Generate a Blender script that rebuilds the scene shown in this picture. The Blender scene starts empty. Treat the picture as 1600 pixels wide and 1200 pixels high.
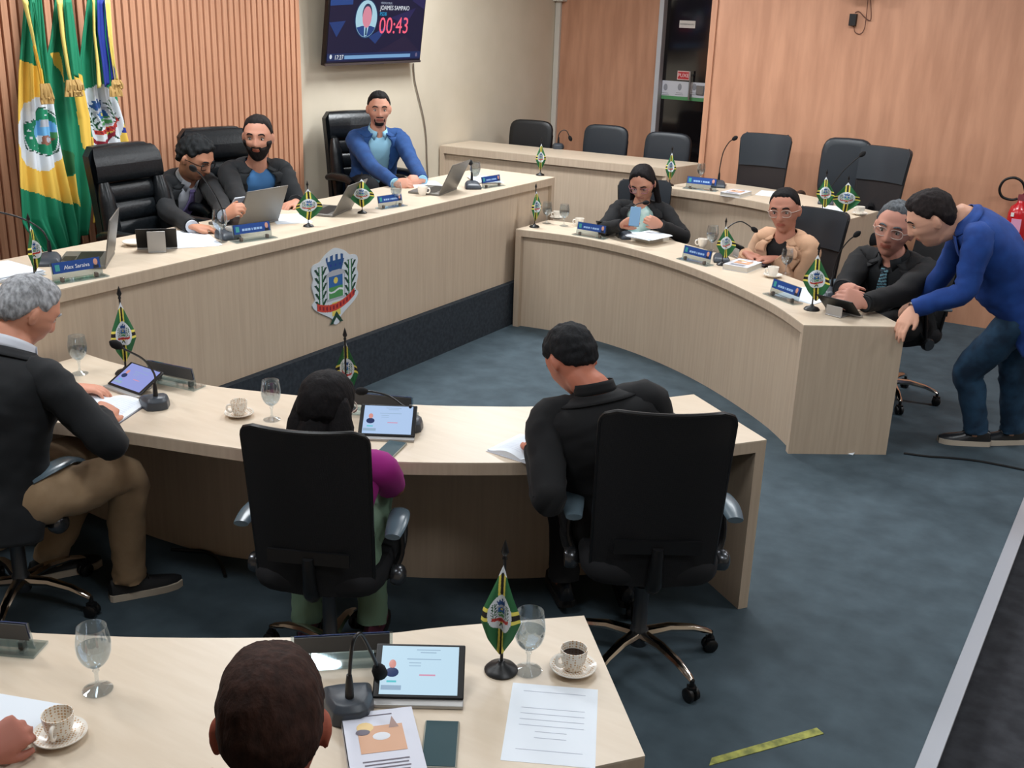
import bpy, math, random
from mathutils import Vector, Matrix, noise
from math import sin, cos, pi, radians, sqrt, atan2, exp
random.seed(7)
V = Vector
scene = bpy.context.scene
COL = scene.collection
# ------------------------------------------------------------------ camera
FPX, PITCH, ROLL, CAMH, YAW = 1717.0, radians(19.07), radians(1.96), 2.334, radians(30.63)
def _basis():
    fwd = V((0, cos(PITCH), -sin(PITCH))); up = V((0, sin(PITCH), cos(PITCH))); rt = V((1, 0, 0))
    r2 = rt*cos(ROLL)+up*sin(ROLL); u2 = up*cos(ROLL)-rt*sin(ROLL)
    M = Matrix.Rotation(YAW, 3, 'Z')
    return M@r2, M@u2, M@fwd
CA, CB, CC = _basis()
CO = V((0, 0, CAMH))
cam_d = bpy.data.cameras.new('camera'); cam = bpy.data.objects.new('camera', cam_d); COL.objects.link(cam)
cam_d.sensor_width = 36; cam_d.lens = FPX/1600*36; cam_d.clip_start = .05
cam.matrix_world = Matrix(((CA.x, CB.x, -CC.x, CO.x), (CA.y, CB.y, -CC.y, CO.y), (CA.z, CB.z, -CC.z, CO.z), (0, 0, 0, 1)))
scene.camera = cam
# surveying helpers: where a sight line meets a level or an upright plane of the room
def ray(x, y): return CA*((x-800)/FPX)-CB*((y-600)/FPX)+CC
def G(x, y, z=0):
    d = ray(x, y); return CO+d*((z-CAMH)/d.z)
def onX(x, y, X):
    d = ray(x, y); return CO+d*(X/d.x)
def onY(x, y, Y):
    d = ray(x, y); return CO+d*(Y/d.y)
def at(x, y, r):
    d = ray(x, y); return CO+d*(r/sqrt(d.x**2+d.y**2))
def rng(p): return sqrt(p[0]**2+p[1]**2)
def PR(w):
    v = V(w)-CO; return 800+FPX*v.dot(CA)/v.dot(CC), 600-FPX*v.dot(CB)/v.dot(CC)
# ------------------------------------------------------------------ light and exposure
scene.view_settings.view_transform = 'Standard'
scene.view_settings.look = 'None'
scene.view_settings.exposure = 0.40
scene.view_settings.gamma = 1
scene.view_settings.use_curve_mapping = False
world = bpy.data.worlds.new('world'); scene.world = world; world.use_nodes = True
world.node_tree.nodes['Background'].inputs[0].default_value = (.75, .85, 1, 1)
world.node_tree.nodes['Background'].inputs[1].default_value = .24
CEIL = 3.35
LAMPS = [(-4.6, 1.6), (-4.6, 4.6), (-4.6, 7.6), (-2.2, 1.6), (-2.2, 4.6), (-2.2, 7.4), (.3, 1.6), (.3, 4.6), (.3, 7.4), (2.8, 2.5), (2.8, 6.2)]
LW = dict(zip(LAMPS, [34, 48, 66, 20, 28, 36, 18, 16, 28, 14, 22]))
for (lx, ly) in LAMPS:
    ld = bpy.data.lights.new('ceiling_light', 'AREA'); ld.shape = 'RECTANGLE'; ld.size = 1.15; ld.size_y = .3
    ld.energy = LW[(lx, ly)]; ld.color = (.93, .97, 1.0)
    lo = bpy.data.objects.new('ceiling_lamp_light', ld); COL.objects.link(lo); lo.location = (lx, ly, CEIL-.09)
# ------------------------------------------------------------------ materials
def lin(c):
    r = []
    for x in c:
        x = x/255; r.append(x/12.92 if x <= .04045 else ((x+.055)/1.055)**2.4)
    return (r[0], r[1], r[2], 1)
MATS = {}
def mat(name, c, rough=.6, metal=0, spec=.5, emit=0, coat=0, trans=0, alpha=1, sheen=0, ior=1.45):
    if name in MATS: return MATS[name]
    m = bpy.data.materials.new(name); m.use_nodes = True; b = m.node_tree.nodes['Principled BSDF']
    i = b.inputs; i['Base Color'].default_value = lin(c); i['Roughness'].default_value = rough; i['Metallic'].default_value = metal
    i['Specular IOR Level'].default_value = spec; i['Coat Weight'].default_value = coat; i['Transmission Weight'].default_value = trans
    i['Alpha'].default_value = alpha; i['Sheen Weight'].default_value = sheen; i['IOR'].default_value = ior
    if emit:
        i['Emission Color'].default_value = lin(c); i['Emission Strength'].default_value = emit
    MATS[name] = m; return m
def nodes(m): return m.node_tree.nodes, m.node_tree.links, m.node_tree.nodes['Principled BSDF']
def grain(m, c1, c2, scale=(25, 25, 1.2), sc=3.0, bump=0, detail=5, lo=.35, hi=.65, rot=(0, 0, 0), obj=True):
    n, l, b = nodes(m)
    tc = n.new('ShaderNodeTexCoord'); mp = n.new('ShaderNodeMapping'); mp.inputs['Scale'].default_value = scale; mp.inputs['Rotation'].default_value = rot
    nz = n.new('ShaderNodeTexNoise'); nz.inputs['Scale'].default_value = sc; nz.inputs['Detail'].default_value = detail
    rp = n.new('ShaderNodeValToRGB'); e = rp.color_ramp.elements
    e[0].position = lo; e[0].color = lin(c1); e[1].position = hi; e[1].color = lin(c2)
    l.new(tc.outputs['Object'], mp.inputs[0]); l.new(mp.outputs[0], nz.inputs['Vector']); l.new(nz.outputs['Fac'], rp.inputs[0]); l.new(rp.outputs[0], b.inputs['Base Color'])
    if bump:
        bp = n.new('ShaderNodeBump'); bp.inputs['Strength'].default_value = bump; bp.inputs['Distance'].default_value = .004
        l.new(nz.outputs['Fac'], bp.inputs['Height']); l.new(bp.outputs[0], b.inputs['Normal'])
    return m
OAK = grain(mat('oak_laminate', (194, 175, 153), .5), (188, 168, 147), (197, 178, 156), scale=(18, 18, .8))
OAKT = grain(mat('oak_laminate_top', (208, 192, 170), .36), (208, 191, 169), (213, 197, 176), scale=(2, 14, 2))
MDF = grain(mat('cherry_wall_panel', (190, 140, 112), .5), (180, 130, 102), (200, 148, 118), scale=(5, 5, .7), sc=2.2)
SLAT = grain(mat('slat_wood', (205, 150, 118), .5), (196, 142, 110), (210, 156, 124), scale=(30, 30, 1))
SLATB = mat('slat_backing', (110, 72, 52), .8)
CREAM = grain(mat('cream_paint', (214, 203, 182), .7), (212, 201, 180), (217, 206, 186), scale=(1, 1, 1))
CEILM = mat('ceiling_paint', (225, 225, 222), .9)
LEATH = grain(mat('black_leather', (20, 23, 27), .32), (14, 17, 20), (20, 24, 28), scale=(1, 1, 1), sc=60, bump=.25)
LEATHG = mat('grey_leather', (34, 40, 47), .42)
PLAST = mat('black_plastic', (16, 16, 18), .4)
PADM = mat('armrest_pad', (84, 100, 110), .25)
CHROME = mat('chrome', (205, 195, 185), .12, 1)
STEEL = mat('brushed_steel', (150, 152, 156), .3, 1)
GOLDM = mat('gold_fringe', (176, 142, 84), .7)
CERAM = mat('white_ceramic', (236, 230, 220), .15)
PAPER = mat('white_paper', (225, 232, 240), .7)
PAGEE = mat('page_edges', (205, 200, 190), .8)
DARKF = mat('dark_trousers_cloth', (22, 24, 30), .85)
ACRYL = mat('clear_acrylic', (225, 232, 235), .05, trans=0, alpha=.28, spec=.8)
WATER = mat('water', (225, 232, 236), .02, alpha=.30)
CARD = mat('nameplate_card', (20, 66, 140), .5)
CARDB = mat('nameplate_card_back', (62, 66, 70), .5)
def glassmat(name, tint=(245, 248, 250), f=.05):
    m = bpy.data.materials.new(name); m.use_nodes = True; n = m.node_tree.nodes; l = m.node_tree.links; n.clear()
    o = n.new('ShaderNodeOutputMaterial'); mx = n.new('ShaderNodeMixShader'); t = n.new('ShaderNodeBsdfTransparent'); g = n.new('ShaderNodeBsdfGlossy')
    lw = n.new('ShaderNodeLayerWeight'); lw.inputs[0].default_value = .35; a = n.new('ShaderNodeMath'); a.operation = 'MULTIPLY_ADD'; a.inputs[1].default_value = .38; a.inputs[2].default_value = f
    t.inputs[0].default_value = lin(tint); g.inputs['Roughness'].default_value = .03; g.inputs[0].default_value = (.9, .95, 1, 1)
    l.new(lw.outputs['Facing'], a.inputs[0]); l.new(a.outputs[0], mx.inputs[0]); l.new(t.outputs[0], mx.inputs[1]); l.new(g.outputs[0], mx.inputs[2]); l.new(mx.outputs[0], o.inputs[0])
    MATS[name] = m; return m
GLASS = glassmat('drinking_glass')
LENS = glassmat('spectacle_lens', (244, 244, 246), .03)
ACRYL = glassmat('clear_acrylic_sheet', (222, 230, 232), .05)
def meshmat(name, c, sx, open_=.25):
    m = mat(name, c, .8); n, l, b = nodes(m)
    tc = n.new('ShaderNodeTexCoord'); w = n.new('ShaderNodeTexWave'); w.inputs['Scale'].default_value = sx; w.bands_direction = 'X'
    w2 = n.new('ShaderNodeTexWave'); w2.inputs['Scale'].default_value = sx; w2.bands_direction = 'Z'
    ad = n.new('ShaderNodeMath'); ad.operation = 'MULTIPLY'; gt = n.new('ShaderNodeMath'); gt.operation = 'LESS_THAN'; gt.inputs[1].default_value = open_
    l.new(tc.outputs['Object'], w.inputs[0]); l.new(tc.outputs['Object'], w2.inputs[0]); l.new(w.outputs['Fac'], ad.inputs[0]); l.new(w2.outputs['Fac'], ad.inputs[1])
    inv = n.new('ShaderNodeMath'); inv.operation = 'SUBTRACT'; inv.inputs[0].default_value = 1.0; l.new(ad.outputs[0], inv.inputs[1])
    mr = n.new('ShaderNodeMapRange'); mr.inputs['To Min'].default_value = 1.0-open_; mr.inputs['To Max'].default_value = 1.0
    l.new(inv.outputs[0], mr.inputs['Value']); l.new(mr.outputs[0], b.inputs['Alpha'])
    return m
MESHB = meshmat('black_mesh_fabric', (15, 16, 20), 90, .12)
MESHW = meshmat('open_mesh_fabric', (30, 25, 26), 60, .55)
PALC = dict(green=(22, 128, 92), yellow=(232, 190, 80), pyellow=(235, 215, 120), white=(214, 220, 226), blue=(46, 98, 160), navy=(34, 52, 140), dkgreen=(20, 62, 48), black=(30, 24, 24),
            red=(196, 66, 52), lblue=(104, 168, 214), fgreen=(38, 100, 58), brown=(140, 92, 76), maroon=(130, 24, 44), crown=(36, 78, 132), gfield=(74, 142, 84), grey=(168, 172, 182), gold=(214, 196, 96), fyellow=(228, 214, 96))
PALN = list(PALC)
PALM = [mat('cloth_'+k, PALC[k], .75) for k in PALN]
def pal(k): return PALN.index(k)
# ------------------------------------------------------------------ mesh building
def frames(pts):
    n = len(pts); T = []
    for i in range(n):
        a = pts[max(0, i-1)]; b = pts[min(n-1, i+1)]; t = (b-a); T.append(t.normalized() if t.length > 1e-9 else V((0, 0, 1)))
    ref = V((0, 0, 1)) if abs(T[0].z) < .9 else V((1, 0, 0))
    N = (ref-T[0]*ref.dot(T[0])).normalized(); out = []
    for i in range(n):
        N = (N-T[i]*N.dot(T[i]))
        N = N.normalized() if N.length > 1e-6 else T[i].orthogonal().normalized()
        out.append((T[i], N, T[i].cross(N)))
    return out
def crom(pts, vals, k=4):
    """smooth a path and the values along it"""
    P = [V(p) for p in pts]; n = len(P); op = []; ov = []
    for i in range(n-1):
        p0, p1, p2, p3 = P[max(0, i-1)], P[i], P[i+1], P[min(n-1, i+2)]
        for j in range(k):
            t = j/k; op.append(.5*((2*p1)+(p2-p0)*t+(2*p0-5*p1+4*p2-p3)*t*t+(3*p1-p0-3*p2+p3)*t**3)); ov.append(vals[i]*(1-t)+vals[i+1]*t)
    op.append(P[-1]); ov.append(vals[-1]); return op, ov
class MB:
    def __init__(s): s.v = []; s.f = []; s.m = []; s.s = []
    def add(s, vs, fs, mi=0, sm=True, M=None):
        o = len(s.v)
        for p in vs:
            p = V(p); s.v.append(M@p if M else p)
        for i, f in enumerate(fs):
            s.f.append([o+k for k in f]); s.m.append(mi[i] if isinstance(mi, list) else mi); s.s.append(sm)
        return s
    def box(s, c, d, mi=0, M=None):
        x, y, z = d[0]/2, d[1]/2, d[2]/2; c = V(c)
        vs = [c+V((a*x, b*y, e*z)) for a in (-1, 1) for b in (-1, 1) for e in (-1, 1)]
        return s.add(vs, [(0, 1, 3, 2), (4, 6, 7, 5), (0, 4, 5, 1), (2, 3, 7, 6), (0, 2, 6, 4), (1, 5, 7, 3)], mi, False, M)
    def prism(s, poly, z0, z1, mi=0, M=None, sm=False):
        n = len(poly); vs = [(p[0], p[1], z0) for p in poly]+[(p[0], p[1], z1) for p in poly]
        fs = [tuple(range(n-1, -1, -1)), tuple(range(n, 2*n))]+[(i, (i+1) % n, n+(i+1) % n, n+i) for i in range(n)]
        return s.add(vs, fs, mi, sm, M)
    def tube(s, pts, r, n=10, mi=0, cap=True, flat=1.0, M=None, smooth=0, wr=0, seed=0):
        pts = [V(p) for p in pts]; r = r if isinstance(r, (list, tuple)) else [r]*len(pts)
        if smooth: pts, r = crom(pts, list(r), smooth)
        F = frames(pts); vs = []; fs = []
        for i, (p, rr, (t, a, b)) in enumerate(zip(pts, r, F)):
            for k in range(n):
                q = 2*pi*k/n; w = 1
                if wr: w = 1+wr*noise.noise(V((i*.8+seed*7.3, cos(q)*1.3, sin(q)*1.3)))
                vs.append(p+(a*cos(q)*flat+b*sin(q))*rr*w)
        for i in range(len(pts)-1):
            for k in range(n):
                k2 = (k+1) % n; fs.append((i*n+k, i*n+k2, (i+1)*n+k2, (i+1)*n+k))
        if cap:
            fs.append(tuple(range(n-1, -1, -1))); fs.append(tuple((len(pts)-1)*n+k for k in range(n)))
        return s.add(vs, fs, mi, True, M)
    def lathe(s, prof, n=24, mi=0, c=(0, 0, 0), M=None):
        c = V(c); vs = []; fs = []
        for (r, z) in prof:
            for k in range(n): vs.append(c+V((r*cos(2*pi*k/n), r*sin(2*pi*k/n), z)))
        for i in range(len(prof)-1):
            for k in range(n):
                k2 = (k+1) % n; fs.append((i*n+k, i*n+k2, (i+1)*n+k2, (i+1)*n+k))
        return s.add(vs, fs, mi, True, M)
    def ell(s, c, r, n=16, mi=0, M=None):
        c = V(c); vs = []; fs = []; h = n//2
        for i in range(h+1):
            th = pi*i/h
            for k in range(n): vs.append(c+V((r[0]*sin(th)*cos(2*pi*k/n), r[1]*sin(th)*sin(2*pi*k/n), r[2]*cos(th))))
        for i in range(h):
            for k in range(n): fs.append((i*n+k, (i+1)*n+k, (i+1)*n+(k+1) % n, i*n+(k+1) % n))
        return s.add(vs, fs, mi, True, M)
    def grid(s, fn, nu, nv, mf=None, mi=0, closeu=False, M=None, sm=True):
        vs = [V(fn(i/nu, j/nv)) for j in range(nv+1) for i in range(nu+(0 if closeu else 1))]
        w = nu if closeu else nu+1; fs = []; ms = []
        for j in range(nv):
            for i in range(nu):
                i2 = (i+1) % w
                fs.append((j*w+i, j*w+i2, (j+1)*w+i2, (j+1)*w+i)); ms.append(mf((i+.5)/nu, (j+.5)/nv) if mf else mi)
        return s.add(vs, fs, ms, sm, M)
    def loft(s, rings, mi=0, cap=True, sm=True, M=None):
        n = len(rings[0]); vs = [p for r in rings for p in r]; fs = []
        for i in range(len(rings)-1):
            for k in range(n): fs.append((i*n+k, i*n+(k+1) % n, (i+1)*n+(k+1) % n, (i+1)*n+k))
        if cap: fs += [tuple(range(n-1, -1, -1)), tuple((len(rings)-1)*n+k for k in range(n))]
        return s.add(vs, fs, mi, sm, M)
    def mesh(s, name, mats, off=V((0, 0, 0)), weld=False):
        me = bpy.data.meshes.new(name); me.from_pydata([tuple(p-off) for p in s.v], [], s.f)
        for m in mats: me.materials.append(m)
        me.polygons.foreach_set('material_index', s.m); me.polygons.foreach_set('use_smooth', s.s)
        me.update(); return me
    def build(s, name, mats, parent=None, world=False, sharp=40, bevel=0, solid=0, sub=0, fix=True):
        mats = mats if isinstance(mats, list) else [mats]
        off = parent.location.copy() if (world and parent) else V((0, 0, 0))
        me = s.mesh(name, mats, off)
        if fix:
            import bmesh
            bm = bmesh.new(); bm.from_mesh(me); bmesh.ops.recalc_face_normals(bm, faces=bm.faces); bm.to_mesh(me); bm.free()
        me.set_sharp_from_angle(angle=radians(sharp))
        o = bpy.data.objects.new(name, me); COL.objects.link(o)
        if parent: o.parent = parent
        if solid:
            md = o.modifiers.new('solid', 'SOLIDIFY'); md.thickness = solid; md.offset = -1
        if bevel:
            md = o.modifiers.new('bevel', 'BEVEL'); md.width = bevel; md.segments = 2; md.limit_method = 'ANGLE'
        if sub:
            md = o.modifiers.new('sub', 'SUBSURF'); md.levels = sub; md.render_levels = sub
        return o
def tag(o, label=None, cat=None, group=None, kind=None):
    if label: o['label'] = label
    if cat: o['category'] = cat
    if group: o['group'] = group
    if kind: o['kind'] = kind
    return o
def thing(name, label, cat, loc=(0, 0, 0), rz=0, group=None):
    o = bpy.data.objects.new(name, None); COL.objects.link(o); o.location = loc; o.rotation_euler = (0, 0, rz); o.empty_display_size = .05
    return tag(o, label, cat, group)
def struct(mb, name, mats, **k):
    o = mb.build(name, mats, **k); o['kind'] = 'structure'; return o
KIDS = {}
def dup(root, loc, rz, label, scale=1, group=None):
    used = root.get('_used')
    if not used:
        root['_used'] = 1; r = root
    else:
        r = root.copy(); COL.objects.link(r)
        for ch in list(root.children):
            c = ch.copy(); COL.objects.link(c); c.parent = r
            for g in list(ch.children):
                d = g.copy(); COL.objects.link(d); d.parent = c
    r.location = loc; r.rotation_euler = (0, 0, rz); r.scale = (scale,)*3; r['label'] = label
    if group: r['group'] = group
    return r
def text(s, size, M, m, parent=None, name='lettering', ext=.0004, al='CENTER'):
    cu = bpy.data.curves.new(name, 'FONT'); cu.body = s; cu.size = size; cu.extrude = ext; cu.align_x = al; cu.align_y = 'CENTER'; cu.resolution_u = 3
    t = bpy.data.objects.new('tmp', cu); COL.objects.link(t); bpy.context.view_layer.update()
    me = bpy.data.meshes.new_from_object(t.evaluated_get(bpy.context.evaluated_depsgraph_get())); bpy.data.objects.remove(t)
    me.transform(M); me.materials.clear(); me.materials.append(m)
    o = bpy.data.objects.new(name, me); COL.objects.link(o)
    if parent: o.parent = parent
    return o
def basis(o, x, y):
    x = V(x).normalized(); y = V(y); y = (y-x*y.dot(x)).normalized(); z = x.cross(y); o = V(o)
    return Matrix(((x.x, y.x, z.x, o.x), (x.y, y.y, z.y, o.y), (x.z, y.z, z.z, o.z), (0, 0, 0, 1)))
def sst(t): t = max(0, min(1, t)); return t*t*(3-2*t)
def interp(tab, x):
    if x <= tab[0][0]: return tab[0][1]
    for (a, b), (c, d) in zip(tab, tab[1:]):
        if x <= c: return b+(d-b)*(x-a)/(c-a)
    return tab[-1][1]
def camyaw(p, dl):
    """heading (radians) of someone at p turned dl degrees from facing the photographer"""
    c = V((-p[0], -p[1], 0)).normalized(); a = V((CA.x, CA.y, 0)).normalized(); a = (a-c*a.dot(c)).normalized()
    f = c*cos(radians(dl))+a*sin(radians(dl)); return atan2(f.y, f.x)
# ------------------------------------------------------------------ the room
XW = -6.0; YW = 10.8; YB = 9.25; Z2 = 1.0; DAIS = .33
XR, Y0 = 4.6, -2.6
FL = mat('dark_carpet', (62, 76, 86), .75, spec=.35)
grain(FL, (57, 70, 78), (73, 88, 97), scale=(1, 1, 1), sc=7, detail=12, lo=.3, hi=.72, bump=.4)
CARP2 = grain(mat('dais_carpet', (38, 44, 52), .9), (30, 36, 44), (44, 52, 60), scale=(1, 1, 1), sc=40, detail=6)
STRX = -.36
m = MB(); m.prism([(XW, Y0), (STRX, Y0), (STRX, YW), (XW, YW)], -.1, 0); m.prism([(STRX, 5.9), (XR, 5.9), (XR, YW), (STRX, YW)], -.1, 0)
struct(m, 'floor', FL)
m = MB(); m.prism([(STRX, Y0), (XR, Y0), (XR, 5.9), (STRX, 5.9)], -.28, -.17)
m.box((STRX+.005, (Y0+5.9)/2, -.09), (.01, 5.9-Y0, .17)); m.box((XR/2+STRX/2, 5.895, -.09), (XR-STRX, .01, .17))
struct(m, 'floor_lower', grain(mat('lower_carpet', (44, 46, 52), .85), (36, 38, 44), (54, 56, 62), scale=(1, 1, 1), sc=12, detail=8))
m = MB(); m.box((STRX+.03, (Y0+5.9)/2, .004), (.062, 5.9-Y0, .012)); struct(m, 'trim_1', mat('aluminium_nosing', (176, 180, 188), .35, .3), bevel=.002)
D2F0 = G(1032, 292, Z2)
# raised tier under the president's desk, the wall desk and the second row
tier = [(-4.17, Y0), (-4.17, 8.5), (D2F0.x-.03, 8.5), (D2F0.x-.03, D2F0.y+.03)]
D2F = [G(1032, 292, Z2), G(1061, 296, Z2), G(1120, 304, Z2), G(1188, 316, Z2), G(1250, 331, Z2), G(1311, 347.3, Z2)]
tier += [(p.x, p.y+.03) for p in D2F[1:]]+[(-1.70, 8.3), (-1.70, YW), (XW, YW), (XW, Y0)]
m = MB(); m.prism(tier, 0, DAIS); struct(m, 'floor_tier', CARP2)
m = MB(); m.box(((XW+XR)/2, (Y0+YW)/2, CEIL+.05), (XR-XW, YW-Y0, .1)); struct(m, 'ceiling', CEILM)
# walls
YS = onX(471, 150, XW+.02).y
m = MB(); m.box((XW-.06, (YS+YW)/2, CEIL/2), (.12, YW-YS, CEIL)); struct(m, 'wall_left_plaster', CREAM)
m = MB(); m.box((XW-.06, (Y0+YS)/2, CEIL/2), (.12, YS-Y0, CEIL), 0)
y = YS-.028; k = 0
while y > .5:
    m.box((XW+.012, y, CEIL/2), (.036, .040, CEIL), 1); y -= .058
struct(m, 'wall_left_slats', [SLATB, SLAT])
dl = onY(1037, 0, YW).x; dr = dl+.78
m = MB(); m.box(((XW+dl)/2, YW+.06, CEIL/2), (dl-XW, .12, CEIL)); m.box(((dr+XR)/2, YW+.06, CEIL/2), (XR-dr, .12, CEIL)); m.box(((dl+dr)/2, YW+.06, 3.05), (dr-dl, .12, .6))
struct(m, 'wall_back', MDF)
xb = (onY(1117, 0, YB).x+onY(1093, 236, YB).x)/2
m = MB(); m.box(((xb+XR)/2, (YB+YW)/2, CEIL/2), (XR-xb, YW-YB, CEIL)); struct(m, 'wall_back_right', MDF)
m = MB(); m.box((xb+.02, YB-.008, CEIL/2), (.05, .02, CEIL)); struct(m, 'trim_2', MDF)
m = MB(); m.box((XR+.06, (Y0+YW)/2, CEIL/2), (.12, YW-Y0, CEIL+.6)); struct(m, 'wall_right', CREAM)
m = MB(); m.box(((XW+XR)/2, Y0-.06, CEIL/2), (XR-XW, .12, CEIL+.6)); struct(m, 'wall_front', CREAM)
WHT = mat('white_conduit', (205, 200, 190), .5)
m = MB(); m.box((XW+.035, YW-.02, 1.3+.33), (.06, .04, 2.9)); m.box((XW+.06, YW-.05, 2.42), (.12, .1, .09)); struct(m, 'trim_3', WHT, bevel=.004)
# door: white frame, dark glass leaf, signs
m = MB(); FRW = mat('door_frame_white', (190, 192, 198), .4)
m.box((dl+.02, YW-.01, 1.5), (.05, .14, 2.5)); m.box((dr-.02, YW-.01, 1.5), (.05, .14, 2.5)); m.box(((dl+dr)/2, YW-.01, 2.73), (dr-dl, .14, .06))
o = struct(m, 'door_frame_1', FRW, bevel=.004)
m = MB(); m.box(((dl+dr)/2, YW+.02, 1.52), (dr-dl-.09, .02, 2.36)); door = struct(m, 'door_1', mat('dark_glass', (22, 20, 22), .08, spec=.9))
def wallbox(x0, x1, z0, z1, y, th, mt, name, parent=None, mi=0):
    m = MB(); m.box(((x0+x1)/2, y-th/2, (z0+z1)/2), (x1-x0, th, z1-z0)); return m.build(name, mt, parent)
yd = YW+.009
a = onY(1030, 125, yd); b = onY(1101, 131, yd); c = onY(1030, 153, yd)
zb0, zb1 = c.z, a.z; zb0 -= .0
wallbox(dl+.05, dr-.05, zb0+.03, zb1, yd, .002, mat('frosted_sticker', (208, 210, 218), .5), 'sticker_band', door)
wallbox(dl+.05, dr-.05, zb0-.005, zb0+.03, yd, .003, mat('sticker_green', (84, 150, 96), .5), 'sticker_green_band', door)
GREYI = mat('sticker_print', (150, 152, 160), .6)
for px in (1040, 1062, 1085):
    q = onY(px, 136, yd-.003); m = MB(); m.ell(q, (.022, .002, .035), 12); m.box(q+V((0, 0, -.058)), (.07, .002, .006)); m.box(q+V((0, 0, -.075)), (.09, .002, .006)); m.build('sticker_crest', GREYI, door)
q = onY(1068, 118, yd-.004); q.z += .0
m = MB(); m.box(q, (.135, .004, .088), 0); m.box(q-V((0, .003, 0)), (.118, .003, .07), 1); sg = m.build('red_sign', [mat('sign_rim', (225, 190, 185), .5), mat('sign_red', (196, 44, 52), .5)], door)
text('PUXE', .05, basis(q-V((0, .006, 0)), (1, 0, 0), (0, 0, 1)), mat('sign_white', (240, 225, 225), .5), door, 'lettering')
q = onY(1074, 38, yd-.004); m = MB(); m.box(q, (.17, .004, .07)); m.build('white_notice', mat('notice', (222, 216, 212), .6), door)
text('ADMINISTRAÇÃO', .019, basis(q-V((0, .004, 0)), (1, 0, 0), (0, 0, 1)), mat('notice_ink', (90, 90, 95), .6), door, 'lettering')
q0 = onY(1079, 118, yd-.05); m = MB(); m.tube([V((q0.x, yd-.05, q0.z+.04)), V((q0.x, yd-.05, q0.z-.24))], .011); m.tube([V((q0.x, yd-.05, q0.z)), V((q0.x, yd, q0.z))], .008); m.tube([V((q0.x, yd-.05, q0.z-.2)), V((q0.x, yd, q0.z-.2))], .008); m.build('door_handle', STEEL, door)
q = onY(1094, 141, yd-.01); m = MB(); m.box(q, (.08, .03, .09)); m.build('lock', STEEL, door, bevel=.004)
# ceiling lamps (above the frame): housing with luminous diffuser
for i, (lx, ly) in enumerate(LAMPS):
    t = thing('ceiling_lamp', 'recessed rectangular ceiling lamp with white housing, above the chamber', 'lamp', (lx, ly, CEIL), 0, 'ceiling lamps')
    m = MB(); m.box((0, 0, -.03), (1.25, .38, .06)); m.build('housing', CEILM, t)
    m = MB(); m.box((0, 0, -.065), (1.15, .3, .01)); m.build('diffuser', mat('lamp_diffuser', (255, 255, 255), .5, emit=1.5), t)
# ------------------------------------------------------------------ desks
def offset(poly, d):
    out = []
    for i, p in enumerate(poly):
        a = poly[max(0, i-1)]; b = poly[min(len(poly)-1, i+1)]; t = V((b[0]-a[0], b[1]-a[1])).normalized(); out.append((p[0]-t.y*d, p[1]+t.x*d))
    return out
def smooth2(pts, k=6):
    P, _ = crom([V((p[0], p[1], 0)) for p in pts], [0]*len(pts), k); return [(p.x, p.y) for p in P]
def desk(name, label, front, back, z0, ztop, fascia, inset, ends=('l', 'r'), lip=.0):
    """front / back: plan polylines running the same way; the panel stands below the front edge"""
    t = thing(name, label, 'desk', (front[0][0], front[0][1], z0))
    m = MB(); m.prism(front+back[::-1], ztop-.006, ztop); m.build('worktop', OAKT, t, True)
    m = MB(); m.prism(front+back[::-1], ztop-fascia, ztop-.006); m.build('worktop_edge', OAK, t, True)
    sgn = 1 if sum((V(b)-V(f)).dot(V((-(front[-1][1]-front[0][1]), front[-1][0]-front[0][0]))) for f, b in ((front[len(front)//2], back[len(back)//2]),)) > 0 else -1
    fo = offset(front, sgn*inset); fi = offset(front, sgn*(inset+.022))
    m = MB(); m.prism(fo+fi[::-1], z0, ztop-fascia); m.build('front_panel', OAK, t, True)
    for e in ends:
        i = 0 if e == 'l' else -1; j = 1 if e == 'l' else -2
        a, b = V(front[i]), V(back[i]); d = (b-a).normalized(); w = (V(front[j])-a).normalized(); w = (w-d*w.dot(d)).normalized()*.045
        q = [a, b, b+w, a+w]; m = MB(); m.prism(q, z0, ztop-fascia*.0-.006 if False else ztop-fascia); m.build('side_panel', OAK, t, True)
    return t
# president's desk on the tier
zp = 1.06
pf = [G(-60, 492, zp), G(87, 458, zp), G(400, 388.8, zp), G(660, 326.7, zp), G(863, 277, zp)]
xf = -4.185
pfl = [(xf+.0, .9), (xf, 2.4), (xf, 4), (xf, 5.5), (xf, 7.62)]
pbk = [(-4.88, .9), (-4.88, 2.4), (-4.88, 4), (-4.88, 5.5), (-4.88, 7.62)]
pdesk = desk('president_desk', 'long pale wooden bench desk on the raised tier with a painted crest on its front', pfl, pbk, DAIS, zp, .06, .03)
# curved members' desk on the right
Z = .75
rf = smooth2([G(806, 358, Z), G(900, 370, Z), G(1000, 392, Z), G(1100, 425, Z), G(1200, 471, Z), G(1256, 508, Z)])
rb = smooth2([(-4.14, 7.46), (-3.52, 7.50), (-2.90, 7.30), (-2.24, 6.95), (-1.55, 6.46), (-1.105, 6.03)])
rdesk = desk('curved_desk', 'curved pale wooden desk on the right, the standing man leaning on its end', rf, rb, 0, Z, .05, .035)
# curved members' desk in the middle, seen from its seats
ff = smooth2([G(137, 556, Z), G(300, 597, Z), G(400, 611, Z), G(520, 623, Z), G(640, 632, Z), G(750, 635, Z), G(845, 635, Z), G(960, 630, Z), G(1084, 616, Z)], 4)
ff = [(-4.13, 3.13)]+ff[1:]
fb = smooth2([(-4.13, 2.42), (-3.70, 2.45), G(168, 670, Z), G(375, 701, Z), G(510, 714, Z), G(640, 722, Z), G(850, 722, Z), G(1000, 712, Z), G(1198, 687, Z)], 4)
fdesk = desk('curved_desk', 'curved pale wooden desk in the middle of the room, seen from its chair side', ff, fb, 0, Z, .05, .08)
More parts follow.
